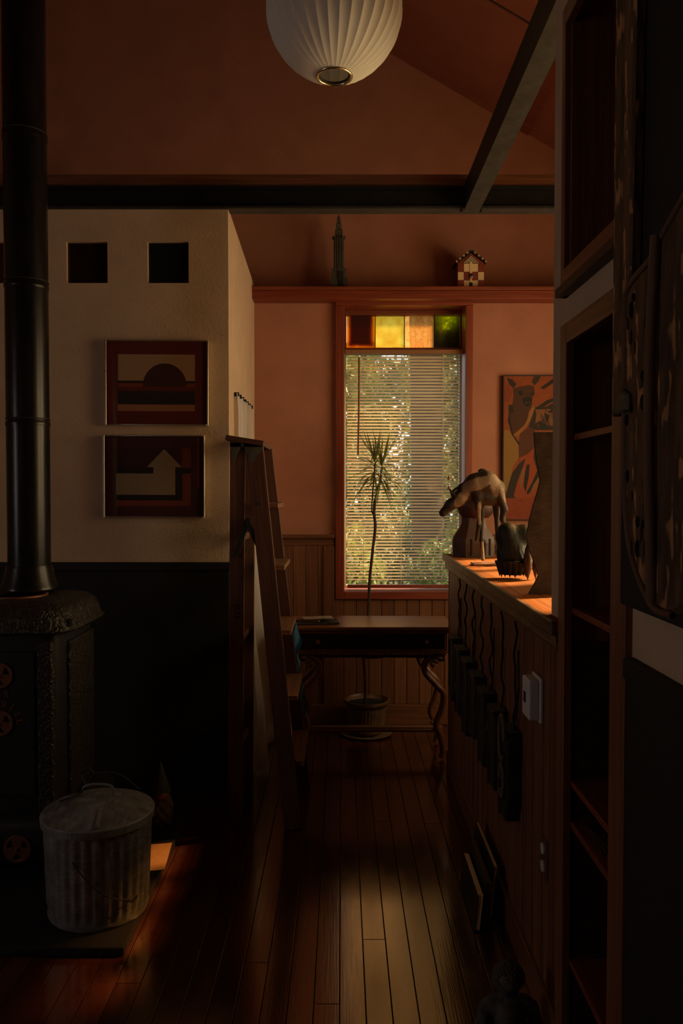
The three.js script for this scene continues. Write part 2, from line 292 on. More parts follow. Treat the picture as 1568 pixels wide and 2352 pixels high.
// wooden rail along the foot of the gable wall
const rail = struct('trim_2', 'redwood rail shelf along the foot of the gable wall', 'rail', [0.6, 2.68, -5.08]);
part('rail_face', bx(-0.552, 2.683, -5.08, 1.9, 2.735, -4.955, 0, 0.004), mats.redwood, rail);
part('rail_top', bx(-0.552, 2.735, -5.25, 1.9, 2.757, -4.94, 0, 0.004), mats.redwood2, rail);

// steel frame: cross beam, beam along the hall, timber nailer
const beam = struct('beam_1', 'black steel cross beam spanning the hall', 'beam', [0, 2.87, -3.92]);
part('web', bx(-4.2, 2.878, -3.955, 1.9, 2.968, -3.945), mats.steel, beam);
part('lower_flange', bx(-4.2, 2.868, -3.985, 1.9, 2.879, -3.905), mats.steelGrey, beam);
part('upper_flange', bx(-4.2, 2.967, -3.985, 1.9, 2.978, -3.905), mats.steel, beam);
const nailer = struct('trim_3', 'redwood nailer strip lying on the cross beam', 'trim', [0, 2.98, -3.94]);
part('strip', bx(-4.2, 2.979, -3.975, 1.9, 3.036, -3.915, 0, 0.003), mats.oldwoodB, nailer);
const beam2 = struct('beam_2', 'black steel beam running above the half wall', 'beam', [0.63, 2.87, -2]);
part('box_section', bx(0.597, 2.862, -3.90, 0.667, 2.985, 2.6, 2), mats.steel, beam2);
part('bottom_plate', bx(0.594, 2.855, -3.90, 0.670, 2.863, 2.6, 2), mats.steelGrey, beam2);
for (const [x, z] of [[0.586, -3.915], [0.68, -3.915]]) part('bolt', new THREE.CylinderGeometry(0.009, 0.009, 0.02, 8).translate(x, 2.862, z), mats.steelGrey, beam2);

// panelling of the alcove wall: separate beaded boards
const wains = struct('trim_4', 'dark wooden beadboard panelling below the window', 'panelling', [0.2, 0, -5.07]);
{
  const tall = guv(new RoundedBoxGeometry(0.0785, 1.02, 0.016, 1, 0.004).translate(0, 0.51, 0), 1), low = guv(new RoundedBoxGeometry(0.0785, 0.68, 0.016, 1, 0.004).translate(0, 0.34, 0), 1);
  const ms = [mats.oldwoodB, mats.oldwood, mats.darkwood];
  for (let i = 0; i < 30; i++) { const x = -0.51 + i * 0.0805, under = x > -0.02 && x < 0.82; if (x > 1.85) break; piece('board', under ? low : tall, ms[(i * 7 + (i >> 1)) % 3 === 2 ? 1 : (i % 2)], wains, x, 0.13, -5.071); }
  part('cap', [bx(-0.552, 1.195, -5.08, -0.045, 1.218, -5.035, 0, 0.004), bx(-0.552, 1.148, -5.08, -0.045, 1.195, -5.058, 0, 0.004)], mats.oldwoodB, wains);
  part('cap', [bx(0.835, 1.195, -5.08, 1.9, 1.218, -5.035, 0, 0.004), bx(0.835, 1.148, -5.08, 1.9, 1.195, -5.058, 0, 0.004)], mats.oldwoodB, wains);
  part('stile', bx(-0.115, 0.13, -5.08, -0.045, 1.148, -5.05, 1, 0.004), mats.oldwoodB, wains);
  part('baseboard', bx(-0.552, 0, -5.08, 1.9, 0.13, -5.05, 0, 0.004), mats.oldwoodB, wains);
}

// half wall with reeded boards and a wide ledge
const half = struct('wall_half', 'half wall faced with narrow reeded wooden boards', 'wall', [0.7, 0, -3.2]);
part('core', bx(RX + 0.012, 0, -4.235, 0.90, 1.115, -2.0), mats.darkwood, half);
{
  const g = [0, 1, 2].map(() => guv(new RoundedBoxGeometry(0.014, 0.99, 0.0385, 1, 0.004).translate(0, 0.495, 0), 1)), ms = [mats.oldwood, mats.oldwoodB, mats.oldwoodC, mats.oldwoodB];
  for (let i = 0; i < 54; i++) piece('board', g[i % 3], ms[(i * 5 + (i >> 2)) % 4], half, RX + 0.006, 0.105, -4.215 + i * 0.04);
  part('baseboard', bx(RX - 0.014, 0, -4.235, RX + 0.012, 0.105, -2.05, 2, 0.004), mats.oldwoodB, half);
  part('end_post', bx(RX - 0.004, 0, -4.245, RX + 0.03, 1.1, -4.228, 1, 0.003), mats.oldwoodB, half);
}
const ledge = thing('ledge_shelf', 'wide wooden ledge capping the half wall, worn pale along its edge', 'shelf', [0.75, 1.128, -3.15]);
part('shelf_board', bx(0.556, 1.128, -4.262, 0.96, 1.160, -2.052, 2, 0.004), mats.ledge, ledge);
part('edge_moulding', [bx(0.541, 1.124, -4.266, 0.558, 1.162, -2.052, 2, 0.005), bx(0.552, 1.085, -4.25, 0.572, 1.124, -2.052, 2, 0.006)], mats.ledgeEdge, ledge, 'worn pale moulded edge');

// bookcase wall: a full-height plaster wall with two framed recesses
const divider = struct('wall_bookcase', 'cream plaster wall holding the built-in bookcase', 'wall', [0.7, 0, -0.5]);
part('plaster', [bx(RX, 1.16, -2.173, 0.905, 2.856, -2.03, 1), bx(RX, 2.70, -2.03, 0.905, 2.856, -1.60), bx(RX, 1.905, -2.03, 0.905, 2.0, -1.60), bx(RX, 0, -1.60, 0.905, 2.856, 2.65), bx(0.905, 0, -2.0, 1.9, 3.4, -1.85)], mats.plasterCream, divider);
part('lower_panelling', bx(RX - 0.012, 0, -1.56, RX + 0.002, 1.13, 2.6), mats.blackPaint, divider);
part('panelling_cap', bx(RX - 0.022, 1.13, -1.56, RX + 0.002, 1.172, 2.6, 2, 0.004), mats.blackPaint, divider);
function bookcase(name, label, y0, y1, stileW, shelves) {
  const b = thing(name, label, 'bookcase', [0.7, y0, -1.8]);
  part('back_panel', bx(0.885, y0, -2.03, 0.905, y1, -1.60, 1), mats.trimwood, b);
  part('side_panel', bx(RX, y0, -2.03, 0.885, y1, -2.012, 1), mats.trimwood, b);
  part('side_panel', bx(RX, y0, -1.618, 0.885, y1, -1.60, 1), mats.trimwood, b);
  part('top_panel', bx(RX, y1 - 0.018, -2.012, 0.885, y1, -1.618, 2), mats.trimwood, b);
  part('bottom_panel', bx(RX, y0, -2.012, 0.885, y0 + 0.018, -1.618, 2), mats.trimwood, b);
  for (const y of shelves) part('shelf', bx(RX + 0.006, y - 0.016, -2.012, 0.885, y, -1.618, 2, 0.002), mats.redwood2, b);
  return b;
}
const lowCase = bookcase('built_in_bookcase', 'tall built-in wooden bookcase with open shelves, under the upper cabinet recess', 0.02, 1.905, 0.05, [1.64, 1.205, 0.765, 0.66, 0.305]);
for (const [a, b_, n] of [[-2.05, -1.995, 'stile'], [-1.655, -1.567, 'stile']]) part(n, bx(RX - 0.016, 0, a, RX + 0.006, 1.918, b_, 1, 0.003), mats.trimwood, lowCase);
part('head_rail', bx(RX - 0.0158, 1.866, -1.995, RX + 0.006, 1.918, -1.655, 2, 0.003), mats.trimwood, lowCase);
const upCase = bookcase('upper_cabinet', 'empty framed wooden recess above the tall bookcase', 2.0, 2.70, 0.05, []);
for (const [a, b_] of [[-2.05, -2.022], [-1.62, -1.567]]) part('stile', bx(RX - 0.016, 1.99, a, RX + 0.006, 2.712, b_, 1, 0.003), mats.trimwood, upCase);
part('head_rail', bx(RX - 0.0158, 2.665, -2.022, RX + 0.006, 2.712, -1.62, 2, 0.003), mats.trimwood, upCase);
part('sill_rail', bx(RX - 0.018, 2.012, -2.022, RX + 0.006, 2.056, -1.62, 2, 0.003), mats.redwood2, upCase);
part('sill_edge', bx(RX - 0.03, 1.99, -2.052, RX + 0.006, 2.012, -1.565, 2, 0.003), mats.darkwood, upCase);

// ---------------------------------------------------------------- window of the alcove
const win = struct('window_1', 'redwood framed alcove window with coloured glass lights above the blind', 'window', [0.4, 0.806, -5.08]);
{
  const m = mats.redwood;
  part('casing', bx(-0.039, 0.806, -5.08, 0.018, 2.664, -5.045, 1, 0.004), m, win); part('casing', bx(0.783, 0.806, -5.08, 0.83, 2.664, -5.045, 1, 0.004), m, win);
  part('casing', bx(-0.039, 2.664, -5.08, 0.83, 2.702, -5.042, 0, 0.004), m, win); part('casing', bx(0.018, 0.806, -5.08, 0.783, 0.855, -5.043, 0, 0.004), m, win);
  part('sill', bx(0.006, 0.845, -5.24, 0.796, 0.858, -5.06, 0, 0.003), mats.redwood2, win);
  part('jamb', bx(0.006, 0.858, -5.31, 0.018, 2.69, -5.08, 1), m, win); part('jamb', bx(0.784, 0.858, -5.31, 0.796, 2.69, -5.08, 1), m, win); part('jamb', bx(0.018, 2.676, -5.31, 0.784, 2.69, -5.08, 0), m, win);
  part('transom_frame', [bx(0.018, 2.648, -5.30, 0.784, 2.676, -5.23, 0, 0.003), bx(0.018, 2.392, -5.30, 0.784, 2.430, -5.22, 0, 0.003), bx(0.776, 2.43, -5.30, 0.784, 2.648, -5.24, 1, 0.002), bx(0.018, 2.43, -5.30, 0.032, 2.648, -5.24, 1, 0.003)], mats.redwood2, win);
  part('sash', [bx(0.018, 0.858, -5.27, 0.030, 2.392, -5.235, 1), bx(0.772, 0.858, -5.27, 0.784, 2.392, -5.235, 1), bx(0.03, 0.858, -5.27, 0.772, 0.875, -5.235, 0)], M([0.55, 0.58, 0.55], { roughness: 0.6 }), win);
  part('clear_pane', bx(0.03, 0.875, -5.256, 0.772, 2.392, -5.252), mats.glass, win);
  const S = (fn) => { const t = tex(128, 160, 1, 1, fn); return M([1, 1, 1], { map: t, transmission: 0.95, thickness: 0, roughness: 0.5, ior: 1.5 }); };
  const n5 = (u, v, s = 6) => fbm(u * s + 3, v * s, 64, 64, 5);
  const panes = [
    ['brown stained glass pane with a yellow rim', S((u, v) => { const e = Math.min(sstep(0.02, 0.24, u + 0.06 * n5(u, v)), sstep(0.02, 0.30, 1.02 - u), sstep(0.04, 0.24, v + 0.05 * n5(v, u))); const k = clamp(e * 1.15 - 0.12 * n5(u, v, 12)); return [0.93 - 0.55 * k, 0.68 - 0.60 * k, 0.14 - 0.11 * k]; })],
    ['clear yellow stained glass pane', S((u, v) => { const n = n5(u, v, 5); return [0.86 + 0.1 * n, 0.70 + 0.24 * n, 0.32 + 0.3 * n]; })],
    ['mottled peach stained glass pane', S((u, v) => { const n = n5(u, v, 7), l = sstep(0.44, 0.48, n) * (1 - sstep(0.48, 0.52, n)); return [1.0 - 0.12 * l, 0.78 + 0.14 * n - 0.22 * l, 0.52 + 0.2 * n - 0.2 * l]; })],
    ['olive green stained glass pane with dark stains', S((u, v) => { const n = n5(u, v, 4), k = sstep(0.25, 0.8, v * 0.75 + 0.5 * n - 0.5 * Math.abs(u - 0.5)); return [0.24 + 0.58 * k, 0.24 + 0.58 * k, 0.01 + 0.02 * k]; })],
  ];
  const xs = [0.032, 0.222, 0.414, 0.609, 0.777];
  panes.forEach(([l, m_], i) => part('coloured_pane', new THREE.BoxGeometry(xs[i + 1] - xs[i] - 0.003, 0.222, 0.006).translate((xs[i] + xs[i + 1]) / 2, 2.539, -5.270), m_, win, l));
  part('came', [1, 2, 3].map((i) => bx(xs[i] - 0.0022, 2.43, -5.277, xs[i] + 0.0022, 2.648, -5.262)), mats.blackMatte, win);
}
// venetian blind
const blind = thing('venetian_blind', 'half-open tan venetian blind hanging in the alcove window', 'blind', [0.4, 0.9, -5.14]);
{
  const slatM = M([0.82, 0.66, 0.42], { transmission: 0.36, thickness: 0, roughness: 0.75, side: THREE.DoubleSide });
  const w = 0.722, xc = 0.397, n = 9, pos = [], idx = [];
  for (let i = 0; i <= n; i++) { const t = i / n - 0.5, zz = t * 0.025, yy = 0.0022 * (1 - 4 * t * t); pos.push(-w / 2, yy, zz, w / 2, yy, zz); if (i) { const a = (i - 1) * 2; idx.push(a, a + 2, a + 1, a + 1, a + 2, a + 3); } }
  const g = new THREE.BufferGeometry(); g.setAttribute('position', new THREE.Float32BufferAttribute(pos, 3)); g.setIndex(idx); g.rotateX(-26 * Math.PI / 180); g.computeVertexNormals();
  const wobble = [0, 0.0018, -0.0012, 0.0007];
  for (let i = 0; i < 71; i++) { const s = piece('slat', g, slatM, blind, xc, 2.352 - i * 0.0204, -5.14); s.rotation.z = wobble[i % 4] * ((i * 13) % 3 - 1); }
  part('headrail', bx(0.022, 2.372, -5.16, 0.778, 2.398, -5.108, 0, 0.003), M([0.30, 0.15, 0.08], { roughness: 0.4 }), blind);
  part('bottom_rail', bx(0.038, 0.868, -5.152, 0.757, 0.890, -5.128, 0, 0.004), mats.redwood, blind);
  for (const x of [0.142, 0.386, 0.652]) part('ladder_cord', [tube([[x, 2.38, -5.127], [x, 1.6, -5.127], [x, 0.890, -5.127]], 0.0012, 4, 4), tube([[x, 2.38, -5.153], [x, 1.6, -5.153], [x, 0.890, -5.153]], 0.0012, 4, 4)], mats.white, blind);
  part('tilt_wand', tube([[0.112, 2.345, -5.10], [0.110, 2.0, -5.10], [0.106, 1.725, -5.102]], 0.0058, 10, 8), mats.redwood, blind);
  const lc = part('lift_cord', tube([[0.69, 2.37, -5.115], [0.69, 1.9, -5.113], [0.688, 1.60, -5.112], [0.685, 1.50, -5.112]], 0.0011, 10, 4), mats.white, blind);
  for (const y of [1.565, 1.50]) part('cord_tassel', lathe([[0.001, 0], [0.008, 0.004], [0.006, 0.02], [0.002, 0.028]], 0.686, y, -5.112, 10), mats.redwood, lc);
}

// ---------------------------------------------------------------- outside the alcove window
const yard = struct('ground', 'leafy ground outside the window', 'ground', [0, -0.4, -20]);
part('soil', bx(-30, -0.6, -60, 30, -0.4, -5.5), M([0.10, 0.13, 0.06], { roughness: 1, map: T.hide }), yard);
const greens = [[0.10, 0.17, 0.05], [0.17, 0.25, 0.07], [0.07, 0.14, 0.07], [0.24, 0.28, 0.09]].map((c) => M(c, { transmission: 0.45, thickness: 0, roughness: 0.8, side: THREE.DoubleSide }));
const barkM = M([0.13, 0.10, 0.075], { map: T.bark, roughness: 0.95 });
function leaves(blobs, size) {   // blobs: [x, y, z, rx, ry, rz, count]
  const pos = [];
  for (const [x, y, z, rx, ry, rz, n] of blobs) for (let i = 0; i < n; i++) {
    const u = rnd() * 2 - 1, a = rnd() * 6.283, r = Math.cbrt(rr(0.25, 1)), q = Math.sqrt(1 - u * u), c = V(x + rx * r * q * Math.cos(a), y + ry * r * u, z + rz * r * q * Math.sin(a));
    const d = V(rnd() - 0.5, rnd() - 0.7, rnd() - 0.5).normalize(), e = V(rnd() - 0.5, rnd() - 0.5, rnd() - 0.5).cross(d).normalize(), s = size * rr(0.6, 1.4);
    const t = c.clone().addScaledVector(d, s), b = c.clone().addScaledVector(d, -s), l = c.clone().addScaledVector(e, s * 0.42), k = c.clone().addScaledVector(e, -s * 0.42);
    pos.push(...t.toArray(), ...l.toArray(), ...b.toArray(), ...t.toArray(), ...b.toArray(), ...k.toArray());
  }
  const g = new THREE.BufferGeometry(); g.setAttribute('position', new THREE.Float32BufferAttribute(pos, 3)); g.computeVertexNormals(); return g;
}
function tree(label, x, z, r, h, blobs, m, size, bend = 0) {
  const t = thing('tree', label, 'tree', [x, -0.4, z], 'trees outside the window');
  part('trunk', guv(tube([[x, -0.45, z], [x + bend * 0.4, h * 0.4, z], [x + bend, h, z]], r, 12, 14), 1), barkM, t);
  const c = part('crown', leaves(blobs, size), m, t); c.userData.kind = 'stuff';
}
tree('broad dark trunk standing close outside the blind', 1.02, -9.2, 0.19, 6.5, [[1.9, 2.6, -9.3, 0.75, 1.5, 0.6, 1700], [1.7, 4.6, -9.3, 0.8, 1.0, 0.6, 900]], greens[2], 0.08, -0.1);
tree('pale green leafy tree behind the broad trunk', -0.4, -13.6, 0.11, 4.0, [[-0.6, 2.7, -13.6, 1.5, 1.5, 1.1, 3400]], greens[1], 0.10, 0.2);
tree('slender tree with yellowish leaves beyond the trunk', 2.6, -13.8, 0.09, 4.4, [[2.2, 2.9, -13.8, 1.2, 1.9, 1.1, 2800]], greens[3], 0.09, -0.3);
tree('distant dark green tree closing the view', 0.6, -19, 0.2, 5.0, [[0.6, 2.35, -19, 4.2, 2.5, 1.5, 5600]], greens[2], 0.16, 0);
function shrub(label, x, z, blobs, m, size) {
  const t = thing('shrub', label, 'shrub', [x, -0.4, z], 'shrubs outside the window');
  part('stem', tube([[x, -0.42, z], [x + 0.05, 0.1, z], [x, 0.6, z]], 0.03, 6, 6), barkM, t);
  const c = part('foliage', leaves(blobs, size), m, t); c.userData.kind = 'stuff';
}
shrub('low dense green shrub just outside the window', -0.15, -7.6, [[-0.15, 0.45, -7.6, 0.62, 0.85, 0.5, 2200]], greens[1], 0.05);
shrub('dark green shrub at the foot of the broad trunk', 1.15, -8.0, [[1.15, 0.35, -7.95, 0.6, 0.75, 0.5, 2000]], greens[0], 0.05);
shrub('tall blue-green shrub in front of the pale tree', 0.0, -10.9, [[0.0, 0.9, -10.9, 1.1, 1.2, 0.7, 2600]], greens[2], 0.07);
shrub('light yellow-green shrub beyond the trunk', 2.3, -11, [[2.3, 0.9, -11, 0.9, 1.25, 0.8, 2000]], greens[3], 0.07);

// ---------------------------------------------------------------- pendant lamp
{
  const lamp = thing('pendant_lamp', 'unlit white pleated bubble pendant lamp hanging from the ceiling', 'lamp', [-0.026, 2.98, -2.93]);
  const N = 34, sub = 5, R = 0.243, cy = 3.235, prof = [];
  for (let i = 0; i <= 26; i++) { const t = i / 26, a = -Math.PI / 2 + 0.245 + t * (Math.PI - 0.49); prof.push([R * Math.cos(a) * (1 + 0.02 * Math.cos(2 * a)), cy + R * 1.0 * Math.sin(a)]); }
  const pos = [], nor = [], idx = [], ring = N * (sub + 1);
  prof.forEach(([r, y]) => { for (let k = 0; k < N; k++) for (let s = 0; s <= sub; s++) { const u = s / sub, ph = (k + u) / N * Math.PI * 2, dip = 1 - 0.030 * 4 * u * (1 - u) - 0.004; pos.push(-0.026 + r * dip * Math.cos(ph), y, -2.93 + r * dip * Math.sin(ph)); } });
  for (let i = 0; i < prof.length - 1; i++) for (let k = 0; k < N; k++) for (let s = 0; s < sub; s++) { const a = i * ring + k * (sub + 1) + s; idx.push(a, a + ring, a + 1, a + 1, a + ring, a + ring + 1); }
  const g = new THREE.BufferGeometry(); g.setAttribute('position', new THREE.Float32BufferAttribute(pos, 3)); g.setIndex(idx); g.computeVertexNormals();
  part('shade', g, M([0.92, 0.93, 0.88], { transmission: 0.14, thickness: 0, roughness: 0.75, side: THREE.DoubleSide }), lamp);
  part('bottom_ring', new THREE.TorusGeometry(0.062, 0.006, 8, 40).rotateX(Math.PI / 2).translate(-0.026, cy - R * 0.97 + 0.001, -2.93), mats.chrome, lamp);
  part('inner_ring', new THREE.TorusGeometry(0.054, 0.003, 6, 40).rotateX(Math.PI / 2).translate(-0.026, cy - R * 0.97 + 0.006, -2.93), mats.steel, lamp);
  part('bulb_socket', cyl(0.02, 0.02, 0.06, -0.026, 3.30, -2.93, 12), mats.steel, lamp);
  part('bulb', new THREE.SphereGeometry(0.032, 14, 10).translate(-0.026, 3.265, -2.93), mats.white, lamp);
  part('top_ring', new THREE.TorusGeometry(0.062, 0.006, 8, 40).rotateX(Math.PI / 2).translate(-0.026, cy + R * 0.97, -2.93), mats.chrome, lamp);
  part('cord', tube([[-0.026, 3.36, -2.93], [-0.026, 4.0, -2.93], [-0.026, 4.565, -2.93]], 0.004, 6, 6), mats.white, lamp);
}

// ---------------------------------------------------------------- hearth, stove and its pipe
const hearth = solo('hearth_slab', 'black hearth slab under the old stove', 'hearth', bx(-2.2, 0.001, -3.895, -0.70, 0.03, -2.52, 0, 0.006), M([0.004, 0.004, 0.004], { roughness: 0.85 }), [-1.45, 0, -3.2]);
const PXC = -1.315, PZ = -3.35;
{
  const p = thing('stove_pipe', 'black steel flue pipe rising from the old stove', 'pipe', [PXC, 1.10, PZ]);
  const joints = [1.185, 1.80, 2.37, 2.98, 3.7, 4.4, 5.26];
  joints.slice(0, -1).forEach((y, i) => {
    const h = joints[i + 1] - y;
    const s = part('pipe_section', lathe([[0.0865, 0], [0.0865, h - 0.035], [0.0895, h - 0.03], [0.0895, h - 0.018], [0.0865, h - 0.012], [0.0865, h]], PXC, y, PZ, 48), mats.pipe, p);
    part('joint_ring', new THREE.TorusGeometry(0.0875, 0.0022, 6, 48).rotateX(Math.PI / 2).translate(PXC, y + h - 0.002, PZ), mats.steelGrey, s);
  });
  part('flared_collar', lathe([[0.118, 0], [0.116, 0.012], [0.104, 0.04], [0.094, 0.085], [0.09, 0.098]], PXC, 1.088, PZ, 48), mats.pipe, p);
}
const font = await new FontLoader().loadAsync('fonts/droid/droid_serif_bold.typeface.json');
const letter = (c, size, depth = 0.002) => { const g = new TextGeometry(c, { font, size, depth, curveSegments: 4 }); g.computeBoundingBox(); const b = g.boundingBox; return g.translate(-(b.min.x + b.max.x) / 2, -(b.min.y + b.max.y) / 2, 0); };
function spinner(x, y, z, r, parent) {   // draught wheel with three openings
  const s = new THREE.Shape(); s.absarc(0, 0, r, 0, Math.PI * 2);
  for (let k = 0; k < 3; k++) { const a = -Math.PI / 2 + k * 2.0944, h = new THREE.Path(); h.moveTo(0.26 * r * Math.cos(a), 0.26 * r * Math.sin(a)); h.lineTo(0.82 * r * Math.cos(a - 0.5), 0.82 * r * Math.sin(a - 0.5)); h.absarc(0, 0, 0.82 * r, a - 0.5, a + 0.5, false); h.closePath(); s.holes.push(h); }
  const d = part('draught_wheel', new THREE.ExtrudeGeometry(s, { depth: 0.006, bevelEnabled: true, bevelSize: 0.002, bevelThickness: 0.002, bevelSegments: 1, curveSegments: 24 }).translate(x, y, z), mats.ironRed, parent);
  part('wheel_knob', new THREE.SphereGeometry(r * 0.13, 10, 8).translate(x, y, z + 0.012), mats.ironRed, d);
}
{
  const cx = -1.285, cz = -3.22, st = thing('parlour_stove', 'old black cast iron parlour stove with draught wheels and raised lettering', 'stove', [cx, 0.03, cz]);
  const ringPts = (hx, hz, y, n = 40, e = 5) => Array.from({ length: n }, (_, i) => { const a = i / n * Math.PI * 2, c = Math.cos(a), s = Math.sin(a); return [cx + hx * Math.sign(c) * Math.abs(c) ** (2 / e), y, cz + hz * Math.sign(s) * Math.abs(s) ** (2 / e)]; });
  const loft = (levels, e) => { const pos = [], idx = [], n = 40; levels.forEach(([hx, hz, y]) => ringPts(hx, hz, y, n, e).forEach((p) => pos.push(...p))); for (let l = 0; l < levels.length - 1; l++) for (let i = 0; i < n; i++) { const a = l * n + i, b = l * n + (i + 1) % n; idx.push(a, a + n, b, b, a + n, b + n); } const g = new THREE.BufferGeometry(); g.setAttribute('position', new THREE.Float32BufferAttribute(pos, 3)); g.setIndex(idx); g.computeVertexNormals(); return guv(g, 1); };
  part('base', loft([[0.02, 0.02, 0.09], [0.25, 0.25, 0.09], [0.30, 0.29, 0.12], [0.30, 0.29, 0.235], [0.27, 0.27, 0.262], [0.23, 0.24, 0.275]], 8), mats.ironPlain, st);
  for (const [x, z] of [[-0.24, 0.22], [0.24, 0.22], [-0.24, -0.22], [0.24, -0.22]]) part('leg', tube([[cx + x, 0.10, cz + z], [cx + x * 1.12, 0.07, cz + z * 1.1], [cx + x * 1.1, 0.04, cz + z * 1.12], [cx + x * 1.2, 0.042, cz + z * 1.2]], 0.018, 10, 8), mats.iron, st);
  part('fire_box', loft([[0.2, 0.2, 0.26], [0.21, 0.225, 0.27], [0.21, 0.225, 0.955], [0.2, 0.2, 0.96]], 9), mats.ironPlain, st);
  for (const s of [-1, 1]) { part('corner_column', guv(new RoundedBoxGeometry(0.064, 0.66, 0.05, 2, 0.02).translate(cx + s * 0.172, 0.60, cz + 0.235), 1), mats.iron, st); part('side_panel', guv(new RoundedBoxGeometry(0.02, 0.62, 0.30, 1, 0.006).translate(cx + s * 0.214, 0.60, cz - 0.03), 1), mats.iron, st); }
  part('top_cornice', loft([[0.2, 0.2, 0.955], [0.268, 0.278, 0.962], [0.275, 0.285, 0.972], [0.262, 0.272, 0.985], [0.256, 0.262, 1.01], [0.243, 0.247, 1.045], [0.21, 0.215, 1.068], [0.16, 0.165, 1.074], [0.09, 0.09, 1.074]], 5), mats.iron, st);
  part('finial', lathe([[0.002, 0.03], [0.01, 0.02], [0.006, 0.01], [0.014, 0]], cx + 0.25, 0.985, cz + 0.2, 10), mats.iron, st);
  part('top_rim', new THREE.TorusGeometry(0.112, 0.006, 8, 48).rotateX(Math.PI / 2).translate(cx - 0.02, 1.078, cz + 0.02), mats.ironRed, st);
  const door = part('door', guv(new RoundedBoxGeometry(0.262, 0.55, 0.02, 1, 0.006).translate(cx, 0.615, cz + 0.228), 1), mats.ironPlain, st);
  part('hinge', [0.45, 0.78].map((y) => new THREE.CylinderGeometry(0.008, 0.008, 0.05, 8).translate(cx + 0.137, y, cz + 0.235)), mats.iron, door);
  const fz = cz + 0.239;
  spinner(cx, 0.803, fz, 0.047, st); spinner(cx, 0.622, fz, 0.047, st);
  spinner(cx + 0.08, 0.165, cz + 0.288, 0.050, st); spinner(cx - 0.08, 0.165, cz + 0.288, 0.050, st);
  'FAVORITE'.split('').forEach((c, i) => { const a = Math.PI * (0.5 + (3.5 - i) * 0.135); part('letter', letter(c, 0.024).rotateZ(a - Math.PI / 2).translate(cx + 0.074 * Math.cos(a), 0.622 + 0.074 * Math.sin(a), fz), mats.ironRed, door); });
  part('letter', letter('8', 0.024).translate(cx + 0.022, 0.732, fz), mats.ironRed, door);
}
// galvanised bin
{
  const cx = -0.855, cz = -2.77, b0 = 0.032, bin = thing('galvanised_bin', 'dented galvanised metal bin with lid beside the stove', 'bin', [cx, b0, cz]);
  const N = 120, lev = [[0.168, 0], [0.172, 0.012], [0.166, 0.02], [0.169, 0.05], [0.179, 0.30], [0.181, 0.325], [0.186, 0.33], [0.186, 0.342]], pos = [], idx = [];
  lev.forEach(([r, y], l) => { for (let i = 0; i < N; i++) { const a = i / N * Math.PI * 2, k = l >= 3 && l <= 4 ? 0.0045 * Math.sign(Math.sin(a * 30)) * Math.min(1, 1.8 * Math.abs(Math.sin(a * 30))) : 0, dent = 0.006 * Math.sin(a * 3 + y * 9) * sstep(0.02, 0.15, y) * sstep(0.33, 0.2, y); pos.push(cx + (r + k + dent) * Math.cos(a), b0 + y, cz + (r + k + dent) * Math.sin(a)); } });
  for (let l = 0; l < lev.length - 1; l++) for (let i = 0; i < N; i++) { const a = l * N + i, b = l * N + (i + 1) % N; idx.push(a, a + N, b, b, a + N, b + N); }
  const g = new THREE.BufferGeometry(); g.setAttribute('position', new THREE.Float32BufferAttribute(pos, 3)); g.setIndex(idx); g.computeVertexNormals();
  part('body', guv(g, 1), mats.galv, bin);
  part('bottom', cyl(0.166, 0.166, 0.004, cx, b0 + 0.008, cz, 40), mats.galv, bin);
  const lid = part('lid', guv(lathe([[0.192, -0.028], [0.194, -0.004], [0.19, 0.002], [0.172, 0.004], [0.166, 0.011], [0.135, 0.017], [0.13, 0.026], [0.098, 0.032], [0.092, 0.041], [0.05, 0.045], [0.001, 0.046]], cx, b0 + 0.348, cz, 56), 0), mats.galv, bin, 'dull metal lid with stepped rings');
  part('lid_handle', tube([[cx - 0.055, b0 + 0.392, cz], [cx - 0.05, b0 + 0.425, cz], [cx, b0 + 0.436, cz], [cx + 0.05, b0 + 0.425, cz], [cx + 0.055, b0 + 0.392, cz]], 0.005, 20, 6), mats.galv, lid);
  part('lid_seam', bar(V(cx + 0.035, b0 + 0.385, cz + 0.09), V(cx + 0.05, b0 + 0.356, cz + 0.18), 0.012, 0.006), mats.galv, lid);
  part('bail_wire', tube([[cx - 0.03, b0 + 0.245, cz + 0.184], [cx + 0.005, b0 + 0.20, cz + 0.188], [cx + 0.06, b0 + 0.14, cz + 0.178], [cx + 0.12, b0 + 0.10, cz + 0.146], [cx + 0.165, b0 + 0.085, cz + 0.075]], 0.0022, 24, 6), mats.steelGrey, bin);
  part('bent_wire', tube([[cx - 0.13, b0 + 0.383, cz + 0.02], [cx - 0.06, b0 + 0.408, cz + 0.01], [cx - 0.02, b0 + 0.46, cz - 0.03], [cx + 0.06, b0 + 0.448, cz - 0.06], [cx + 0.13, b0 + 0.395, cz - 0.06]], 0.003, 24, 6), mats.steelGrey, lid);
  part('bent_wire', tube([[cx - 0.02, b0 + 0.46, cz - 0.03], [cx - 0.05, b0 + 0.478, cz - 0.05], [cx - 0.08, b0 + 0.45, cz - 0.06], [cx - 0.05, b0 + 0.40, cz - 0.05]], 0.003, 18, 6), mats.steelGrey, lid);
}
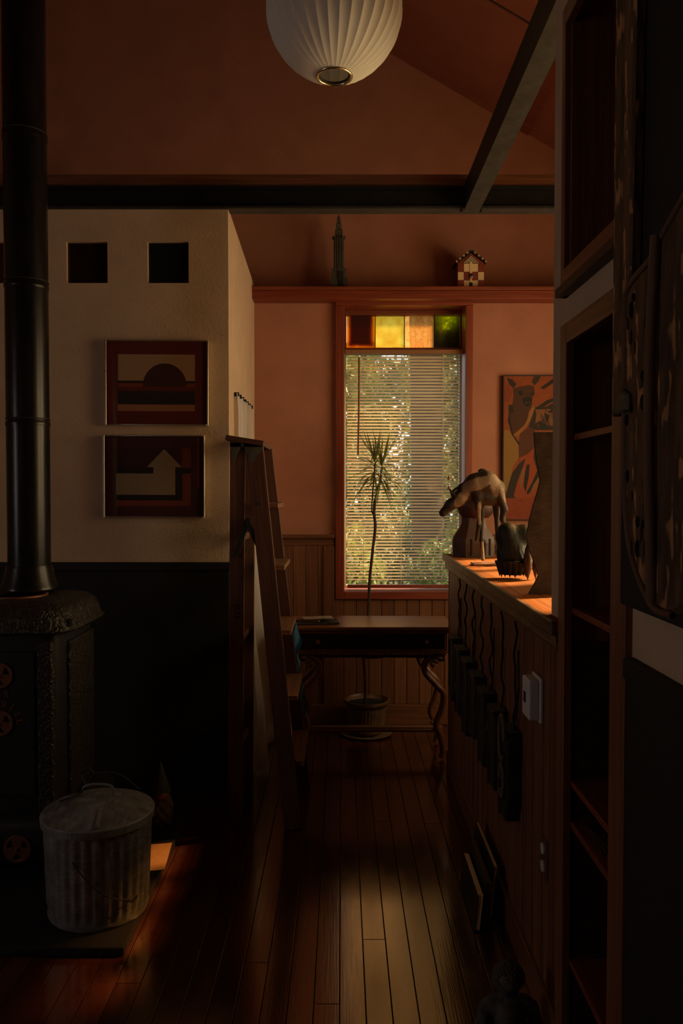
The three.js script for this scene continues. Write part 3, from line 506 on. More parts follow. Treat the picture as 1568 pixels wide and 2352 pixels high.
// pointed little figure behind the bin
{
  const x = -0.79, z = -3.45, f = thing('pointed_figurine', 'small dark figurine with a tall pointed hat beside the bin', 'figurine', [x, 0.03, z]);
  part('body', sdfGeo((px, py, pz) => { const y = py - 0.03, r = Math.hypot((px - x) * 1.0, (pz - z) * 1.1); return Math.max(smin(r - 0.052 * Math.sqrt(clamp(1 - ((y - 0.075) / 0.085) ** 2, 0.02)) - 0.006 * Math.sin(px * 190) * Math.sin(y * 120), Math.hypot(px - x, y - 0.145, pz - z) - 0.036, 0.02) * 0.7, -y); }, [x, 0.115, z], 0.115, 40), M([0.10, 0.085, 0.065], { roughness: 0.8 }), f);
  part('hat', lathe([[0.046, 0], [0.044, 0.008], [0.03, 0.045], [0.016, 0.085], [0.005, 0.12], [0.001, 0.126]], x, 0.185, z, 24), M([0.035, 0.04, 0.03], { roughness: 0.7 }), f);
  part('face', new THREE.SphereGeometry(0.026, 14, 10).translate(x + 0.012, 0.172, z + 0.022), M([0.25, 0.07, 0.04], { roughness: 0.5 }), f);
}
solo('paper_sheet', 'orange-tan sheet of paper lying by the hearth edge', 'paper', (() => { const g = new THREE.BoxGeometry(0.165, 0.0015, 0.235, 6, 1, 6); const p = g.attributes.position; for (let i = 0; i < p.count; i++) p.setY(i, p.getY(i) + 0.004 * (p.getX(i) / 0.08) ** 2); g.computeVertexNormals(); return g.rotateY(0.09).translate(-0.775, 0.0325, -3.145); })(), M([0.80, 0.46, 0.22], { roughness: 0.85, map: T.plaster }), [-0.775, 0.03, -3.145]);

// ---------------------------------------------------------------- pictures on the cream wall
function framed(name, label, x0, x1, y0, y1, img, tiltZ) {
  const cx = (x0 + x1) / 2, cy = (y0 + y1) / 2, w = x1 - x0, h = y1 - y0, f = thing(name, label, 'picture', [cx, y0, -3.92], 'framed prints on the cream wall'), z0 = -3.918, zf = -3.885, t = 0.0075;
  part('backing', bx(x0 + 0.004, y0 + 0.004, z0, x1 - 0.004, y1 - 0.004, zf - 0.014), mats.blackMatte, f);
  for (const b of [bx(x0, y0, z0, x0 + t, y1, zf, 1, 0.002), bx(x1 - t, y0, z0, x1, y1, zf, 1, 0.002), bx(x0 + t, y0, z0, x1 - t, y0 + t, zf, 0, 0.002), bx(x0 + t, y1 - t, z0, x1 - t, y1, zf, 0, 0.002)]) part('frame_bar', b, mats.chrome, f, 'thin polished metal frame');
  part('print', new THREE.PlaneGeometry(w - 2 * t, h - 2 * t).translate(cx, cy, zf - 0.0125), M([0.78, 0.74, 0.70], { map: img, roughness: 0.9 }), f);
  part('glazing', new THREE.PlaneGeometry(w - 2 * t, h - 2 * t).translate(cx, cy, zf - 0.006), mats.glass, f);
  f.rotation.z = tiltZ;
}
framed('framed_print', 'framed print of a dark half-round sun over bands, above the arrow print', -1.152, -0.648, 1.815, 2.229, print(720, 580, (g, w, h) => {
  g.fillStyle = '#6b2018'; g.fillRect(0, 0, w, h); g.fillStyle = '#c3a07c'; g.fillRect(80, 88, 552, 205);
  g.strokeStyle = 'rgba(90,60,40,.45)'; g.lineWidth = 1.5; for (let y = 96; y < 290; y += 8) { g.beginPath(); g.moveTo(80, y); g.lineTo(632, y); g.stroke(); }
  g.fillStyle = '#8f4018'; g.fillRect(80, 290, 552, 32); g.fillStyle = '#6b2018'; g.fillRect(80, 318, 552, 30);
  g.fillStyle = '#231a17'; g.fillRect(80, 274, 552, 16); g.fillStyle = '#47201a'; g.beginPath(); g.arc(415, 308, 157, Math.PI, 0); g.lineTo(572, 316); g.lineTo(258, 316); g.fill();
  g.fillStyle = '#262321'; g.fillRect(80, 346, 552, 94); g.fillStyle = '#b07858'; g.fillRect(76, 442, 556, 46);
}), -0.006);
framed('framed_print', 'framed print of a pale arrow turning upward, below the half-round sun print', -1.163, -0.667, 1.365, 1.769, print(720, 580, (g, w, h) => {
  g.fillStyle = '#4a1a17'; g.fillRect(0, 0, w, h); g.fillStyle = '#5c221a'; g.fillRect(80, 80, 545, 440); g.fillStyle = '#40161a'; g.fillRect(80, 80, 470, 150);
  g.fillStyle = '#1e1a1b'; g.fillRect(80, 226, 545, 42); g.fillRect(80, 424, 480, 40); g.fillRect(500, 226, 62, 238);
  g.fillStyle = '#8a4020'; g.fillRect(566, 84, 60, 140); g.fillRect(566, 268, 60, 232); g.fillRect(80, 464, 546, 38); g.fillStyle = '#8a3018'; g.fillRect(672, 8, 16, 360);
  poly(g, [[432, 90], [562, 222], [512, 222], [512, 424], [80, 424], [80, 268], [352, 268], [352, 222], [304, 222]], '#a89478');
}), -0.004);

// ---------------------------------------------------------------- things on the rail
{
  const x = -0.017, z = -5.07, y = 2.757, t = thing('tower_model', 'small grey model of a stepped skyscraper on the rail', 'model', [x, y, z]), m = M([0.11, 0.105, 0.085], { roughness: 0.6, map: T.scuff }), B = (w, y0, y1, d = w) => bx(x - w / 2, y + y0, z - d / 2, x + w / 2, y + y1, z + d / 2, 1, 0.002);
  part('base_tier', B(0.108, 0, 0.075, 0.09), m, t); part('base_tier', B(0.09, 0.075, 0.135, 0.08), m, t); part('shaft', B(0.064, 0.135, 0.33), m, t);
  for (const k of [-1.5, -0.5, 0.5, 1.5]) part('pilaster', bx(x + k * 0.015 - 0.003, y + 0.135, z + 0.03, x + k * 0.015 + 0.003, y + 0.335, z + 0.036), m, t);
  for (const s of [-1, 1]) part('eagle_ledge', bx(x + s * 0.034 - 0.008, y + 0.328, z - 0.01, x + s * 0.034 + 0.008, y + 0.336, z + 0.034), m, t);
  part('crown_tier', B(0.048, 0.33, 0.38), m, t); part('crown_tier', B(0.036, 0.38, 0.42), m, t); part('crown_tier', B(0.024, 0.42, 0.45), m, t); part('spire', lathe([[0.010, 0], [0.009, 0.012], [0.004, 0.022], [0.001, 0.035]], x, y + 0.45, z, 10), m, t);
  part('doorway', bx(x - 0.004, y, z + 0.044, x + 0.028, y + 0.115, z + 0.049), mats.blackMatte, t);
}
{
  const x = 0.807, z = -5.07, y = 2.757, b = thing('bird_house', 'red and cream chequered bird house on the rail', 'bird house', [x, y, z]);
  const red = M([0.20, 0.035, 0.02], { roughness: 0.55 }), cream = M([0.74, 0.55, 0.30], { roughness: 0.6 }), hw = 0.084;
  part('body', prism([[x - hw, y], [x + hw, y], [x + hw, y + 0.158], [x, y + 0.222], [x - hw, y + 0.158]], z - 0.065, z + 0.06), red, b);
  const g = new THREE.BoxGeometry(0.036, 0.049, 0.006);
  for (let r = 0; r < 3; r++) for (let c = 0; c < 4; c++) { const light = (c === 1 || c === 2) ? r !== 1 : r === 1; piece('tile', g, light ? cream : red, b, x + [-0.063, -0.0255, 0.0255, 0.063][c], y + 0.0265 + r * 0.052, z + 0.062); }
  part('gable_board', prism([[x - 0.05, y + 0.16], [x + 0.05, y + 0.16], [x, y + 0.205]], z + 0.058, z + 0.066), M([0.30, 0.24, 0.16]), b);
  part('centre_post', bx(x - 0.007, y, z + 0.06, x + 0.007, y + 0.165, z + 0.068), cream, b);
  part('entrance', new THREE.CylinderGeometry(0.011, 0.011, 0.012, 16).rotateX(Math.PI / 2).translate(x, y + 0.083, z + 0.066), mats.blackMatte, b);
  part('perch', new THREE.CylinderGeometry(0.004, 0.004, 0.05, 8).rotateX(Math.PI / 2).translate(x, y + 0.062, z + 0.085), cream, b);
  part('door', bx(x - 0.009, y + 0.004, z + 0.066, x + 0.009, y + 0.038, z + 0.070), mats.blackMatte, b);
  for (const s of [-1, 1]) { const r = part('roof', bar(V(x + s * 0.002, y + 0.234, z), V(x + s * 0.094, y + 0.160, z), 0.155, 0.010, V(0, 0, 1)), mats.blackMatte, b); for (const t of [0.2, 0.45, 0.7, 0.93]) part('shingle_edge', bar(V(x + s * (0.002 + 0.092 * t), y + 0.236 - 0.074 * t, z + 0.079), V(x + s * (0.002 + 0.092 * (t + 0.07)), y + 0.236 - 0.074 * (t + 0.07), z + 0.079), 0.003, 0.011, V(0, 0, 1)), cream, r); }
}
// painting beside the window
{
  const p = thing('deer_painting', 'unframed painting of a brown deer on orange, beside the window', 'painting', [1.27, 1.308, -5.08]);
  const img = print(600, 1060, (g, w, h) => {
    const q = (pts, f) => poly(g, pts.map(([a, b]) => [a / 680 * 388, (b - 125) / 2060 * 1060]), f);   // outlines drawn in the proportions of the canvas
    g.fillStyle = '#b4571f'; g.fillRect(0, 0, w, h);
    for (let i = 0; i < 900; i++) { g.fillStyle = ['rgba(200,110,50,.12)', 'rgba(110,40,12,.14)', 'rgba(190,150,80,.07)'][i % 3]; g.fillRect(rnd() * w, rnd() * h, rr(6, 50), rr(3, 22)); }
    q([[0, 900], [60, 900], [200, 1100], [190, 1320], [120, 1420], [60, 1760], [0, 1780]], '#b58a3e'); q([[70, 500], [110, 350], [60, 240], [0, 300], [0, 500]], '#a84a24');
    q([[110, 150], [60, 180], [30, 140], [110, 260], [150, 300], [160, 280], [330, 250], [390, 270], [400, 360], [370, 420], [360, 560], [320, 640], [300, 800], [230, 860], [120, 960], [70, 820], [60, 640], [110, 520], [120, 420]], '#5b3015');
    q([[30, 140], [110, 180], [160, 240], [120, 300], [60, 230]], '#3e2415'); q([[390, 125], [480, 125], [440, 210], [390, 260], [360, 200]], '#47301c'); q([[470, 290], [680, 130], [680, 190], [520, 310]], '#241a14'); q([[440, 560], [560, 470], [660, 430], [660, 470], [520, 560]], '#1d1612');
    q([[180, 340], [240, 330], [250, 390], [200, 400]], '#17110e'); q([[340, 370], [390, 355], [395, 390], [350, 405]], '#17110e'); q([[240, 440], [310, 420], [370, 440], [360, 530], [300, 565], [250, 520]], '#140f0c'); q([[275, 500], [300, 490], [300, 520]], '#8a5a30'); q([[325, 490], [345, 490], [340, 520]], '#8a5a30');
    q([[60, 540], [110, 530], [130, 640], [60, 660]], '#2a1c14'); q([[360, 580], [440, 540], [380, 700], [290, 850], [180, 980], [130, 970], [250, 860], [300, 760]], '#b9863f'); q([[210, 950], [400, 790], [410, 1000], [390, 1190], [300, 1250], [200, 1300], [190, 1100]], '#693516');
    q([[410, 560], [560, 560], [680, 480], [680, 900], [420, 900], [320, 850]], '#372318'); for (let i = 0; i < 26; i++) q([[400 + 260 * rnd(), 560 + 320 * rnd()], [420 + 260 * rnd(), 580 + 320 * rnd()], [415 + 250 * rnd(), 640 + 240 * rnd()]], ['#a0683a', '#6e4426', '#201611'][i % 3]);
    q([[60, 640], [120, 960], [210, 1100], [190, 1110], [100, 960], [50, 760]], '#1b1410');
    q([[200, 1380], [280, 1310], [270, 1420], [200, 1600], [150, 1880], [20, 1880], [60, 1700], [110, 1520]], '#322417'); q([[380, 1170], [430, 1300], [450, 1460], [430, 1780], [300, 1850], [130, 1860], [180, 1640], [260, 1400], [300, 1260]], '#b9521f'); q([[300, 1400], [340, 1390], [330, 1560], [290, 1790], [260, 1700], [280, 1520]], '#1b1511'); q([[240, 1480], [270, 1440], [260, 1620], [220, 1760], [210, 1640]], '#a5763e');
    q([[400, 1180], [480, 1500], [420, 1700], [320, 1830], [300, 1800], [380, 1640], [440, 1480], [390, 1300]], '#1d1612'); q([[480, 1530], [440, 1720], [350, 1800], [390, 1690]], '#a3763c');
    q([[0, 1890], [680, 1830], [680, 2185], [0, 2185]], '#ad4a1c'); for (let i = 0; i < 160; i++) { g.fillStyle = i % 2 ? 'rgba(80,28,10,.25)' : 'rgba(210,120,60,.18)'; g.fillRect(rnd() * w, h * 0.86 + rnd() * h * 0.14, rr(4, 26), rr(3, 14)); }
  });
  part('panel', bx(1.018, 1.308, -5.078, 1.54, 2.227, -5.048, 1, 0.003), mats.blackwood, p);
  part('canvas', new THREE.PlaneGeometry(0.506, 0.903).translate(1.28, 1.7675, -5.0472), M([0.48, 0.44, 0.40], { map: img, roughness: 0.75, bumpMap: T.carveBump, bumpScale: 0.001 }), p);
}

// ---------------------------------------------------------------- step ladder in the alcove
{
  const L = thing('step_ladder', 'old paint-worn wooden step ladder standing folded against the alcove wall', 'ladder', [-0.36, 0, -3.76]), hx = V(1, 0, 0);
  const wA = M([0.19, 0.075, 0.034], { wood: 1, roughness: 0.6 }), wB = M([0.15, 0.055, 0.026], { wood: 1, roughness: 0.6 }), grey = M([0.17, 0.16, 0.13], { roughness: 0.55, metalness: 0.5, map: T.scuff });
  const fn = [V(-0.392, 1.70, -3.60), V(-0.216, 0.0, -3.49)], ff = [V(-0.380, 1.70, -3.93), V(-0.20, 0.0, -4.02)], rn = [V(-0.468, 1.70, -3.605), V(-0.488, 0.0, -3.62)], rf = [V(-0.458, 1.70, -3.925), V(-0.480, 0.0, -3.97)];
  part('front_rail', bar(fn[1], fn[0], 0.078, 0.024, hx, 0.003), wB, L); part('front_rail', bar(ff[1], ff[0], 0.078, 0.024, hx, 0.003), wB, L);
  const rear = part('rear_rail', bar(rn[1], rn[0], 0.068, 0.022, hx, 0.003), wA, L); part('rear_rail', bar(rf[1], rf[0], 0.068, 0.022, hx, 0.003), wA, L);
  ['H', 'O'].forEach((c, i) => part('letter', letter(c, 0.028, 0.0012).rotateZ(-Math.PI / 2).translate(-0.474, 0.972 - i * 0.038, -3.6005), mats.blackMatte, rear));
  part('letter', new THREE.CylinderGeometry(0.004, 0.004, 0.0012, 8).rotateX(Math.PI / 2).translate(-0.474, 1.0, -3.600), mats.blackMatte, rear);
  for (const h of [0.28, 0.57, 0.86, 1.15, 1.43]) { const t = h / 1.7, a = fn[1].clone().lerp(fn[0], t), b = ff[1].clone().lerp(ff[0], t); part('step', bx((a.x + b.x) / 2 - 0.045, h - 0.011, b.z + 0.012, (a.x + b.x) / 2 + 0.072, h + 0.011, a.z - 0.012, 2, 0.003), mats.oldwoodC, L); }
  for (const h of [0.30, 0.80, 1.28]) { const t = h / 1.7, a = rn[1].clone().lerp(rn[0], t), b = rf[1].clone().lerp(rf[0], t); part('rear_rung', bar(V(a.x, h, a.z - 0.01), V(b.x, h, b.z + 0.01), 0.022, 0.032, hx, 0.003), wA, L); }
  part('top_cap', guv(new RoundedBoxGeometry(0.172, 0.024, 0.42, 1, 0.004).rotateZ(-0.16).translate(-0.432, 1.722, -3.765), 2), wB, L);
  const scallop = (x, y, w, h, z) => { const s = new THREE.Shape(); s.moveTo(-w / 2, 0); s.lineTo(w / 2, 0); s.quadraticCurveTo(w / 2, -h * 0.4, w * 0.28, -h * 0.55); s.quadraticCurveTo(w * 0.16, -h, 0, -h); s.quadraticCurveTo(-w * 0.2, -h, -w * 0.28, -h * 0.55); s.quadraticCurveTo(-w / 2, -h * 0.4, -w / 2, 0); return new THREE.ExtrudeGeometry(s, { depth: 0.004, bevelEnabled: false }).rotateZ(-0.1).translate(x, y, z); };
  for (const z of [-3.586, -3.948]) part('bracket', [scallop(-0.475, 1.715, 0.05, 0.085, z), scallop(-0.395, 1.708, 0.085, 0.08, z), bx(-0.50, 1.695, z, -0.355, 1.712, z + 0.004)], grey, L, 'scalloped grey metal bracket');
  for (const z of [-3.575, -3.935]) { part('spreader', bar(V(-0.478, 1.205, z), V(-0.418, 1.375, z + 0.004), 0.024, 0.005), mats.blackMatte, L); part('spreader', bar(V(-0.352, 1.205, z), V(-0.428, 1.372, z + 0.008), 0.024, 0.005), mats.blackMatte, L); for (const [x, y] of [[-0.478, 1.205], [-0.352, 1.205], [-0.342, 1.10], [-0.30, 0.80], [-0.37, 1.44]]) part('rivet', new THREE.CylinderGeometry(0.008, 0.008, 0.03, 10).rotateX(Math.PI / 2).translate(x, y, z - 0.006), mats.steelGrey, L); }
}
// plastic sheeting and a blue plastic strip
function sheet(fn, nu, nv) { const pos = [], idx = [], uv = []; for (let j = 0; j <= nv; j++) for (let i = 0; i <= nu; i++) { pos.push(...fn(i / nu, j / nv)); uv.push(i / nu, j / nv); if (i && j) { const a = (j - 1) * (nu + 1) + i - 1, b = a + nu + 1; idx.push(a, b, a + 1, a + 1, b, b + 1); } } const g = new THREE.BufferGeometry(); g.setAttribute('position', new THREE.Float32BufferAttribute(pos, 3)); g.setAttribute('uv', new THREE.Float32BufferAttribute(uv, 2)); g.setIndex(idx); g.computeVertexNormals(); return g; }
{
  const s = thing('plastic_sheet', 'crumpled clear plastic sheet pinned on the alcove wall behind the ladder', 'plastic sheet', [-0.5, 0.01, -4.45]);
  part('sheet', sheet((u, v) => { const z = -4.10 - 0.70 * u + 0.06 * v * Math.sin(u * 5), out = 0.012 + 0.13 * sstep(0.15, 1.0, v) * (0.6 + 0.4 * Math.sin(u * 9 + 1)) + 0.016 * Math.sin(u * 26 + v * 5) * (0.3 + v) + 0.012 * fbm(u * 12, v * 16, 64, 64, 3); return [-0.55 + Math.max(0.006, out), 2.0 - 1.985 * v - 0.012 * Math.abs(Math.sin(u * 9.4)) * (1 - v), z]; }, 50, 70), M([0.80, 0.78, 0.74], { transmission: 0.55, thickness: 0, roughness: 0.35, ior: 1.5, side: THREE.DoubleSide }), s);
  for (let i = 0; i < 7; i++) part('clip', bx(-0.552, 1.984, -4.13 - i * 0.107, -0.528, 2.004, -4.112 - i * 0.107), mats.blackMatte, s);
  const b = thing('blue_plastic', 'strip of bright blue plastic hanging from the far ladder rail', 'plastic', [-0.26, 0.35, -4.06]);
  part('strip', sheet((u, v) => { const w = 0.012 + 0.04 * Math.sin(Math.PI * clamp(v * 2.4)) + 0.008; return [-0.268 + 0.078 * v + w * (u - 0.3) + 0.006 * Math.sin(v * 30), 0.86 - 0.52 * v, -4.055 + 0.012 * Math.sin(u * 7 + v * 22)]; }, 8, 50), M([0.10, 0.36, 0.68], { roughness: 0.3, transmission: 0.2, thickness: 0, side: THREE.DoubleSide }), b);
}

// ---------------------------------------------------------------- desk under the window
{
  const d = thing('writing_desk', 'antique wooden writing desk with a beaded apron under the window', 'desk', [0.17, 0, -4.53]), m = mats.desk, x0 = -0.285, x1 = 0.62, z0 = -4.73, z1 = -4.335;
  part('top', [bx(x0, 0.728, z0, x1, 0.752, z1, 0, 0.006), bx(x0 + 0.012, 0.714, z0 + 0.01, x1 - 0.012, 0.728, z1 - 0.01, 0, 0.004)], m, d);
  part('apron', bx(x0 + 0.035, 0.60, z0 + 0.03, x1 - 0.035, 0.714, z1 - 0.045, 0, 0.003), mats.darkwood, d);
  const dr = part('drawer', bx(x0 + 0.055, 0.622, z1 - 0.045, x1 - 0.055, 0.702, z1 - 0.032, 0, 0.003), mats.blackwood, d);
  part('drawer_bead', [bx(x0 + 0.045, 0.702, z1 - 0.045, x1 - 0.045, 0.709, z1 - 0.026, 0, 0.002), bx(x0 + 0.045, 0.614, z1 - 0.045, x1 - 0.045, 0.622, z1 - 0.026, 0, 0.002), bx(x0 + 0.045, 0.622, z1 - 0.045, x0 + 0.055, 0.702, z1 - 0.026, 1, 0.002), bx(x1 - 0.055, 0.622, z1 - 0.045, x1 - 0.045, 0.702, z1 - 0.026, 1, 0.002)], m, dr);
  for (const x of [-0.13, 0.465]) part('knob', lathe([[0.001, 0.022], [0.010, 0.020], [0.0135, 0.012], [0.008, 0.006], [0.006, 0]], 0, 0, 0, 16).rotateX(Math.PI / 2).translate(x, 0.664, z1 - 0.032), m, dr);
  const bead = new THREE.SphereGeometry(0.0085, 8, 6), beads = [];
  for (let i = 0; i < 45; i++) beads.push(bead.clone().translate(x0 + 0.05 + i * 0.0183, 0.597, z1 - 0.035));
  part('beaded_moulding', beads, m, d); part('apron_moulding', bx(x0 + 0.03, 0.603, z1 - 0.05, x1 - 0.03, 0.611, z1 - 0.026, 0, 0.003), m, d);
  part('apron_skirt', prism([[x0 + 0.05, 0.59], [x0 + 0.05, 0.555], [x0 + 0.10, 0.548], [x0 + 0.13, 0.572], [0.1, 0.575], [0.17, 0.566], [0.24, 0.575], [x1 - 0.13, 0.572], [x1 - 0.10, 0.548], [x1 - 0.05, 0.555], [x1 - 0.05, 0.59]], z1 - 0.06, z1 - 0.045), mats.darkwood, d);
  for (const [sx, zc] of [[1, z1 - 0.06], [1, z0 + 0.06], [-1, z1 - 0.06], [-1, z0 + 0.06]]) {
    const X = (t) => sx > 0 ? x0 + 0.075 + t : x1 - 0.075 - t;
    part('leg', tube([[X(0.0), 0.60, zc], [X(0.075), 0.555, zc], [X(0.085), 0.50, zc], [X(0.03), 0.43, zc], [X(-0.02), 0.37, zc], [X(-0.01), 0.28, zc], [X(0.02), 0.2, zc], [X(0.0), 0.14, zc], [X(-0.02), 0.05, zc], [X(-0.01), 0.012, zc]], 0.018, 50, 10), m, d);
    part('leaf_carving', [0, 1, 2].map((k) => new THREE.SphereGeometry(0.016, 8, 6).scale(1.3, 0.8, 0.6).rotateZ(0.5 * k * sx).translate(X(0.005 + 0.02 * k), 0.575 - 0.018 * k, zc + 0.022)), m, d);
  }
  part('stretcher', [bx(x0 + 0.04, 0.118, -4.548, x1 - 0.04, 0.15, -4.512, 0, 0.005), bx(x0 + 0.04, 0.127, -4.512, x1 - 0.04, 0.137, -4.506, 0, 0.003)], mats.oldwood, d);
  for (const x of [x0 + 0.075, x1 - 0.075]) part('cross_bar', bx(x - 0.02, 0.12, z0 + 0.06, x + 0.02, 0.148, z1 - 0.06, 2, 0.004), m, d);
}
{
  const f = solo('black_folder', 'thin black folder lying on the desk under loose booklets', 'folder', new RoundedBoxGeometry(0.265, 0.008, 0.19, 1, 0.002).rotateY(0.12).translate(-0.155, 0.757, -4.50), mats.blackMatte, [-0.155, 0.753, -4.50]);
  solo('booklet', 'brown covered booklet under the pale leaflet on the black folder', 'booklet', guv(new RoundedBoxGeometry(0.15, 0.012, 0.11, 1, 0.002), 0).rotateY(-0.25).translate(-0.185, 0.768, -4.50), M([0.17, 0.07, 0.045], { roughness: 0.5 }), [-0.185, 0.762, -4.50]);
  solo('leaflet', 'pale crumpled leaflet topmost on the desk pile', 'leaflet', (() => { const g = new THREE.BoxGeometry(0.17, 0.002, 0.09, 10, 1, 6), p = g.attributes.position; for (let i = 0; i < p.count; i++) p.setY(i, p.getY(i) + 0.004 * Math.sin(p.getX(i) * 40) * Math.cos(p.getZ(i) * 30)); g.computeVertexNormals(); return g.rotateY(0.2).translate(-0.135, 0.780, -4.485); })(), M([0.80, 0.72, 0.62], { roughness: 0.45, map: T.hide }), [-0.135, 0.775, -4.485]);
}

// ---------------------------------------------------------------- potted dracaena behind the desk
{
  const x = 0.155, z = -4.875, p = thing('potted_dracaena', 'tall thin dracaena with spiky leaves in a ribbed pot behind the desk', 'plant', [x, 0.012, z]);
  const N = 72, prof = [[0.001, 0.0], [0.092, 0.0], [0.096, 0.01], [0.118, 0.17], [0.124, 0.178], [0.135, 0.182], [0.137, 0.20], [0.131, 0.203], [0.126, 0.17], [0.001, 0.165]], pos = [], idx = [];
  prof.forEach(([r, y], l) => { for (let i = 0; i < N; i++) { const a = i / N * Math.PI * 2, k = l === 2 || l === 3 ? 0.0045 * Math.cos(a * 36 + Math.PI * (i % 2)) + (i % 2 ? 0.004 : -0.004) : 0; pos.push(x + (r + k) * Math.cos(a), 0.012 + y, z + (r + k) * Math.sin(a)); } });
  for (let l = 0; l < prof.length - 1; l++) for (let i = 0; i < N; i++) { const a = l * N + i, b = l * N + (i + 1) % N; idx.push(a, a + N, b, b, a + N, b + N); }
  const g = new THREE.BufferGeometry(); g.setAttribute('position', new THREE.Float32BufferAttribute(pos, 3)); g.setIndex(idx); g.computeVertexNormals();
  part('pot', guv(g, 1), M([0.26, 0.15, 0.075], { roughness: 0.45, map: T.scuff }), p, 'ribbed brown glazed pot');
  part('soil', cyl(0.125, 0.125, 0.01, x, 0.175, z, 32), M([0.02, 0.014, 0.01], { roughness: 1, map: T.hide }), p);
  const stemM = M([0.11, 0.06, 0.035], { roughness: 0.8, map: T.bark });
  part('stem', tube([[x - 0.012, 0.17, z], [x - 0.008, 0.32, z], [x - 0.020, 0.50, z], [x + 0.008, 0.72, z - 0.005], [x + 0.018, 0.95, z], [x + 0.036, 1.13, z + 0.005], [x + 0.052, 1.28, z], [x + 0.045, 1.36, z], [x + 0.050, 1.44, z]], 0.0088, 60, 8), stemM, p);
  part('branch', tube([[x + 0.046, 1.345, z], [x + 0.032, 1.365, z], [x + 0.031, 1.40, z], [x + 0.037, 1.50, z], [x + 0.046, 1.60, z], [x + 0.050, 1.66, z]], 0.0048, 30, 6), stemM, p);
  part('branch', tube([[x + 0.048, 1.40, z], [x + 0.052, 1.46, z + 0.006], [x + 0.076, 1.55, z + 0.01], [x + 0.092, 1.645, z + 0.012]], 0.0042, 24, 6), stemM, p);
  const blade = (o, az, el, len, droop, w) => { const P = [], I = []; for (let i = 0; i <= 8; i++) { const t = i / 8, r = len * t * Math.cos(el) * (1 - 0.1 * t), yy = len * (t * Math.sin(el) - droop * t * t), ww = w * Math.sin(Math.PI * (0.12 + 0.88 * t) ) * 0.9 + 0.0004, cx = o.x + r * Math.cos(az), cz = o.z + r * Math.sin(az); P.push(cx - ww * Math.sin(az), o.y + yy, cz + ww * Math.cos(az), cx, o.y + yy - ww * 0.5, cz, cx + ww * Math.sin(az), o.y + yy, cz - ww * Math.cos(az)); if (i) { const a = (i - 1) * 3; I.push(a, a + 3, a + 1, a + 1, a + 3, a + 4, a + 1, a + 4, a + 2, a + 2, a + 4, a + 5); } } const q = new THREE.BufferGeometry(); q.setAttribute('position', new THREE.Float32BufferAttribute(P, 3)); q.setIndex(I); q.computeVertexNormals(); return q; };
  const leafB = M([0.11, 0.10, 0.03], { transmission: 0.4, thickness: 0, roughness: 0.9, side: THREE.DoubleSide });
  for (const [o, n] of [[V(x + 0.049, 1.675, z), 60], [V(x + 0.091, 1.655, z + 0.012), 52]]) for (let i = 0; i < n; i++) {
    const t = i / n, az = i * 2.39996, el = 1.25 - 1.75 * t + rr(-0.12, 0.12), len = rr(0.14, 0.26) * (1.1 - 0.2 * t);
    const oo = o.clone().add(V(0, 0.02 - 0.12 * t, 0)); if (z + len * Math.sin(az) * Math.cos(el) < -5.10) continue;
    part('leaf', blade(oo, az, el, len, t < 0.25 ? 0.06 : rr(0.25, 0.75), rr(0.0034, 0.0052)), i % 3 ? mats.leaf : leafB, p);
  }
  solo('pot_saucer', 'shallow glazed saucer under the ribbed plant pot', 'saucer', lathe([[0.001, 0.003], [0.12, 0.003], [0.158, 0.022], [0.163, 0.022], [0.125, 0], [0.001, 0]].map(([r, y]) => [r, y * 0.55]), x, 0.0, z, 48), M([0.20, 0.13, 0.08], { roughness: 0.3 }), [x, 0, z]);
}

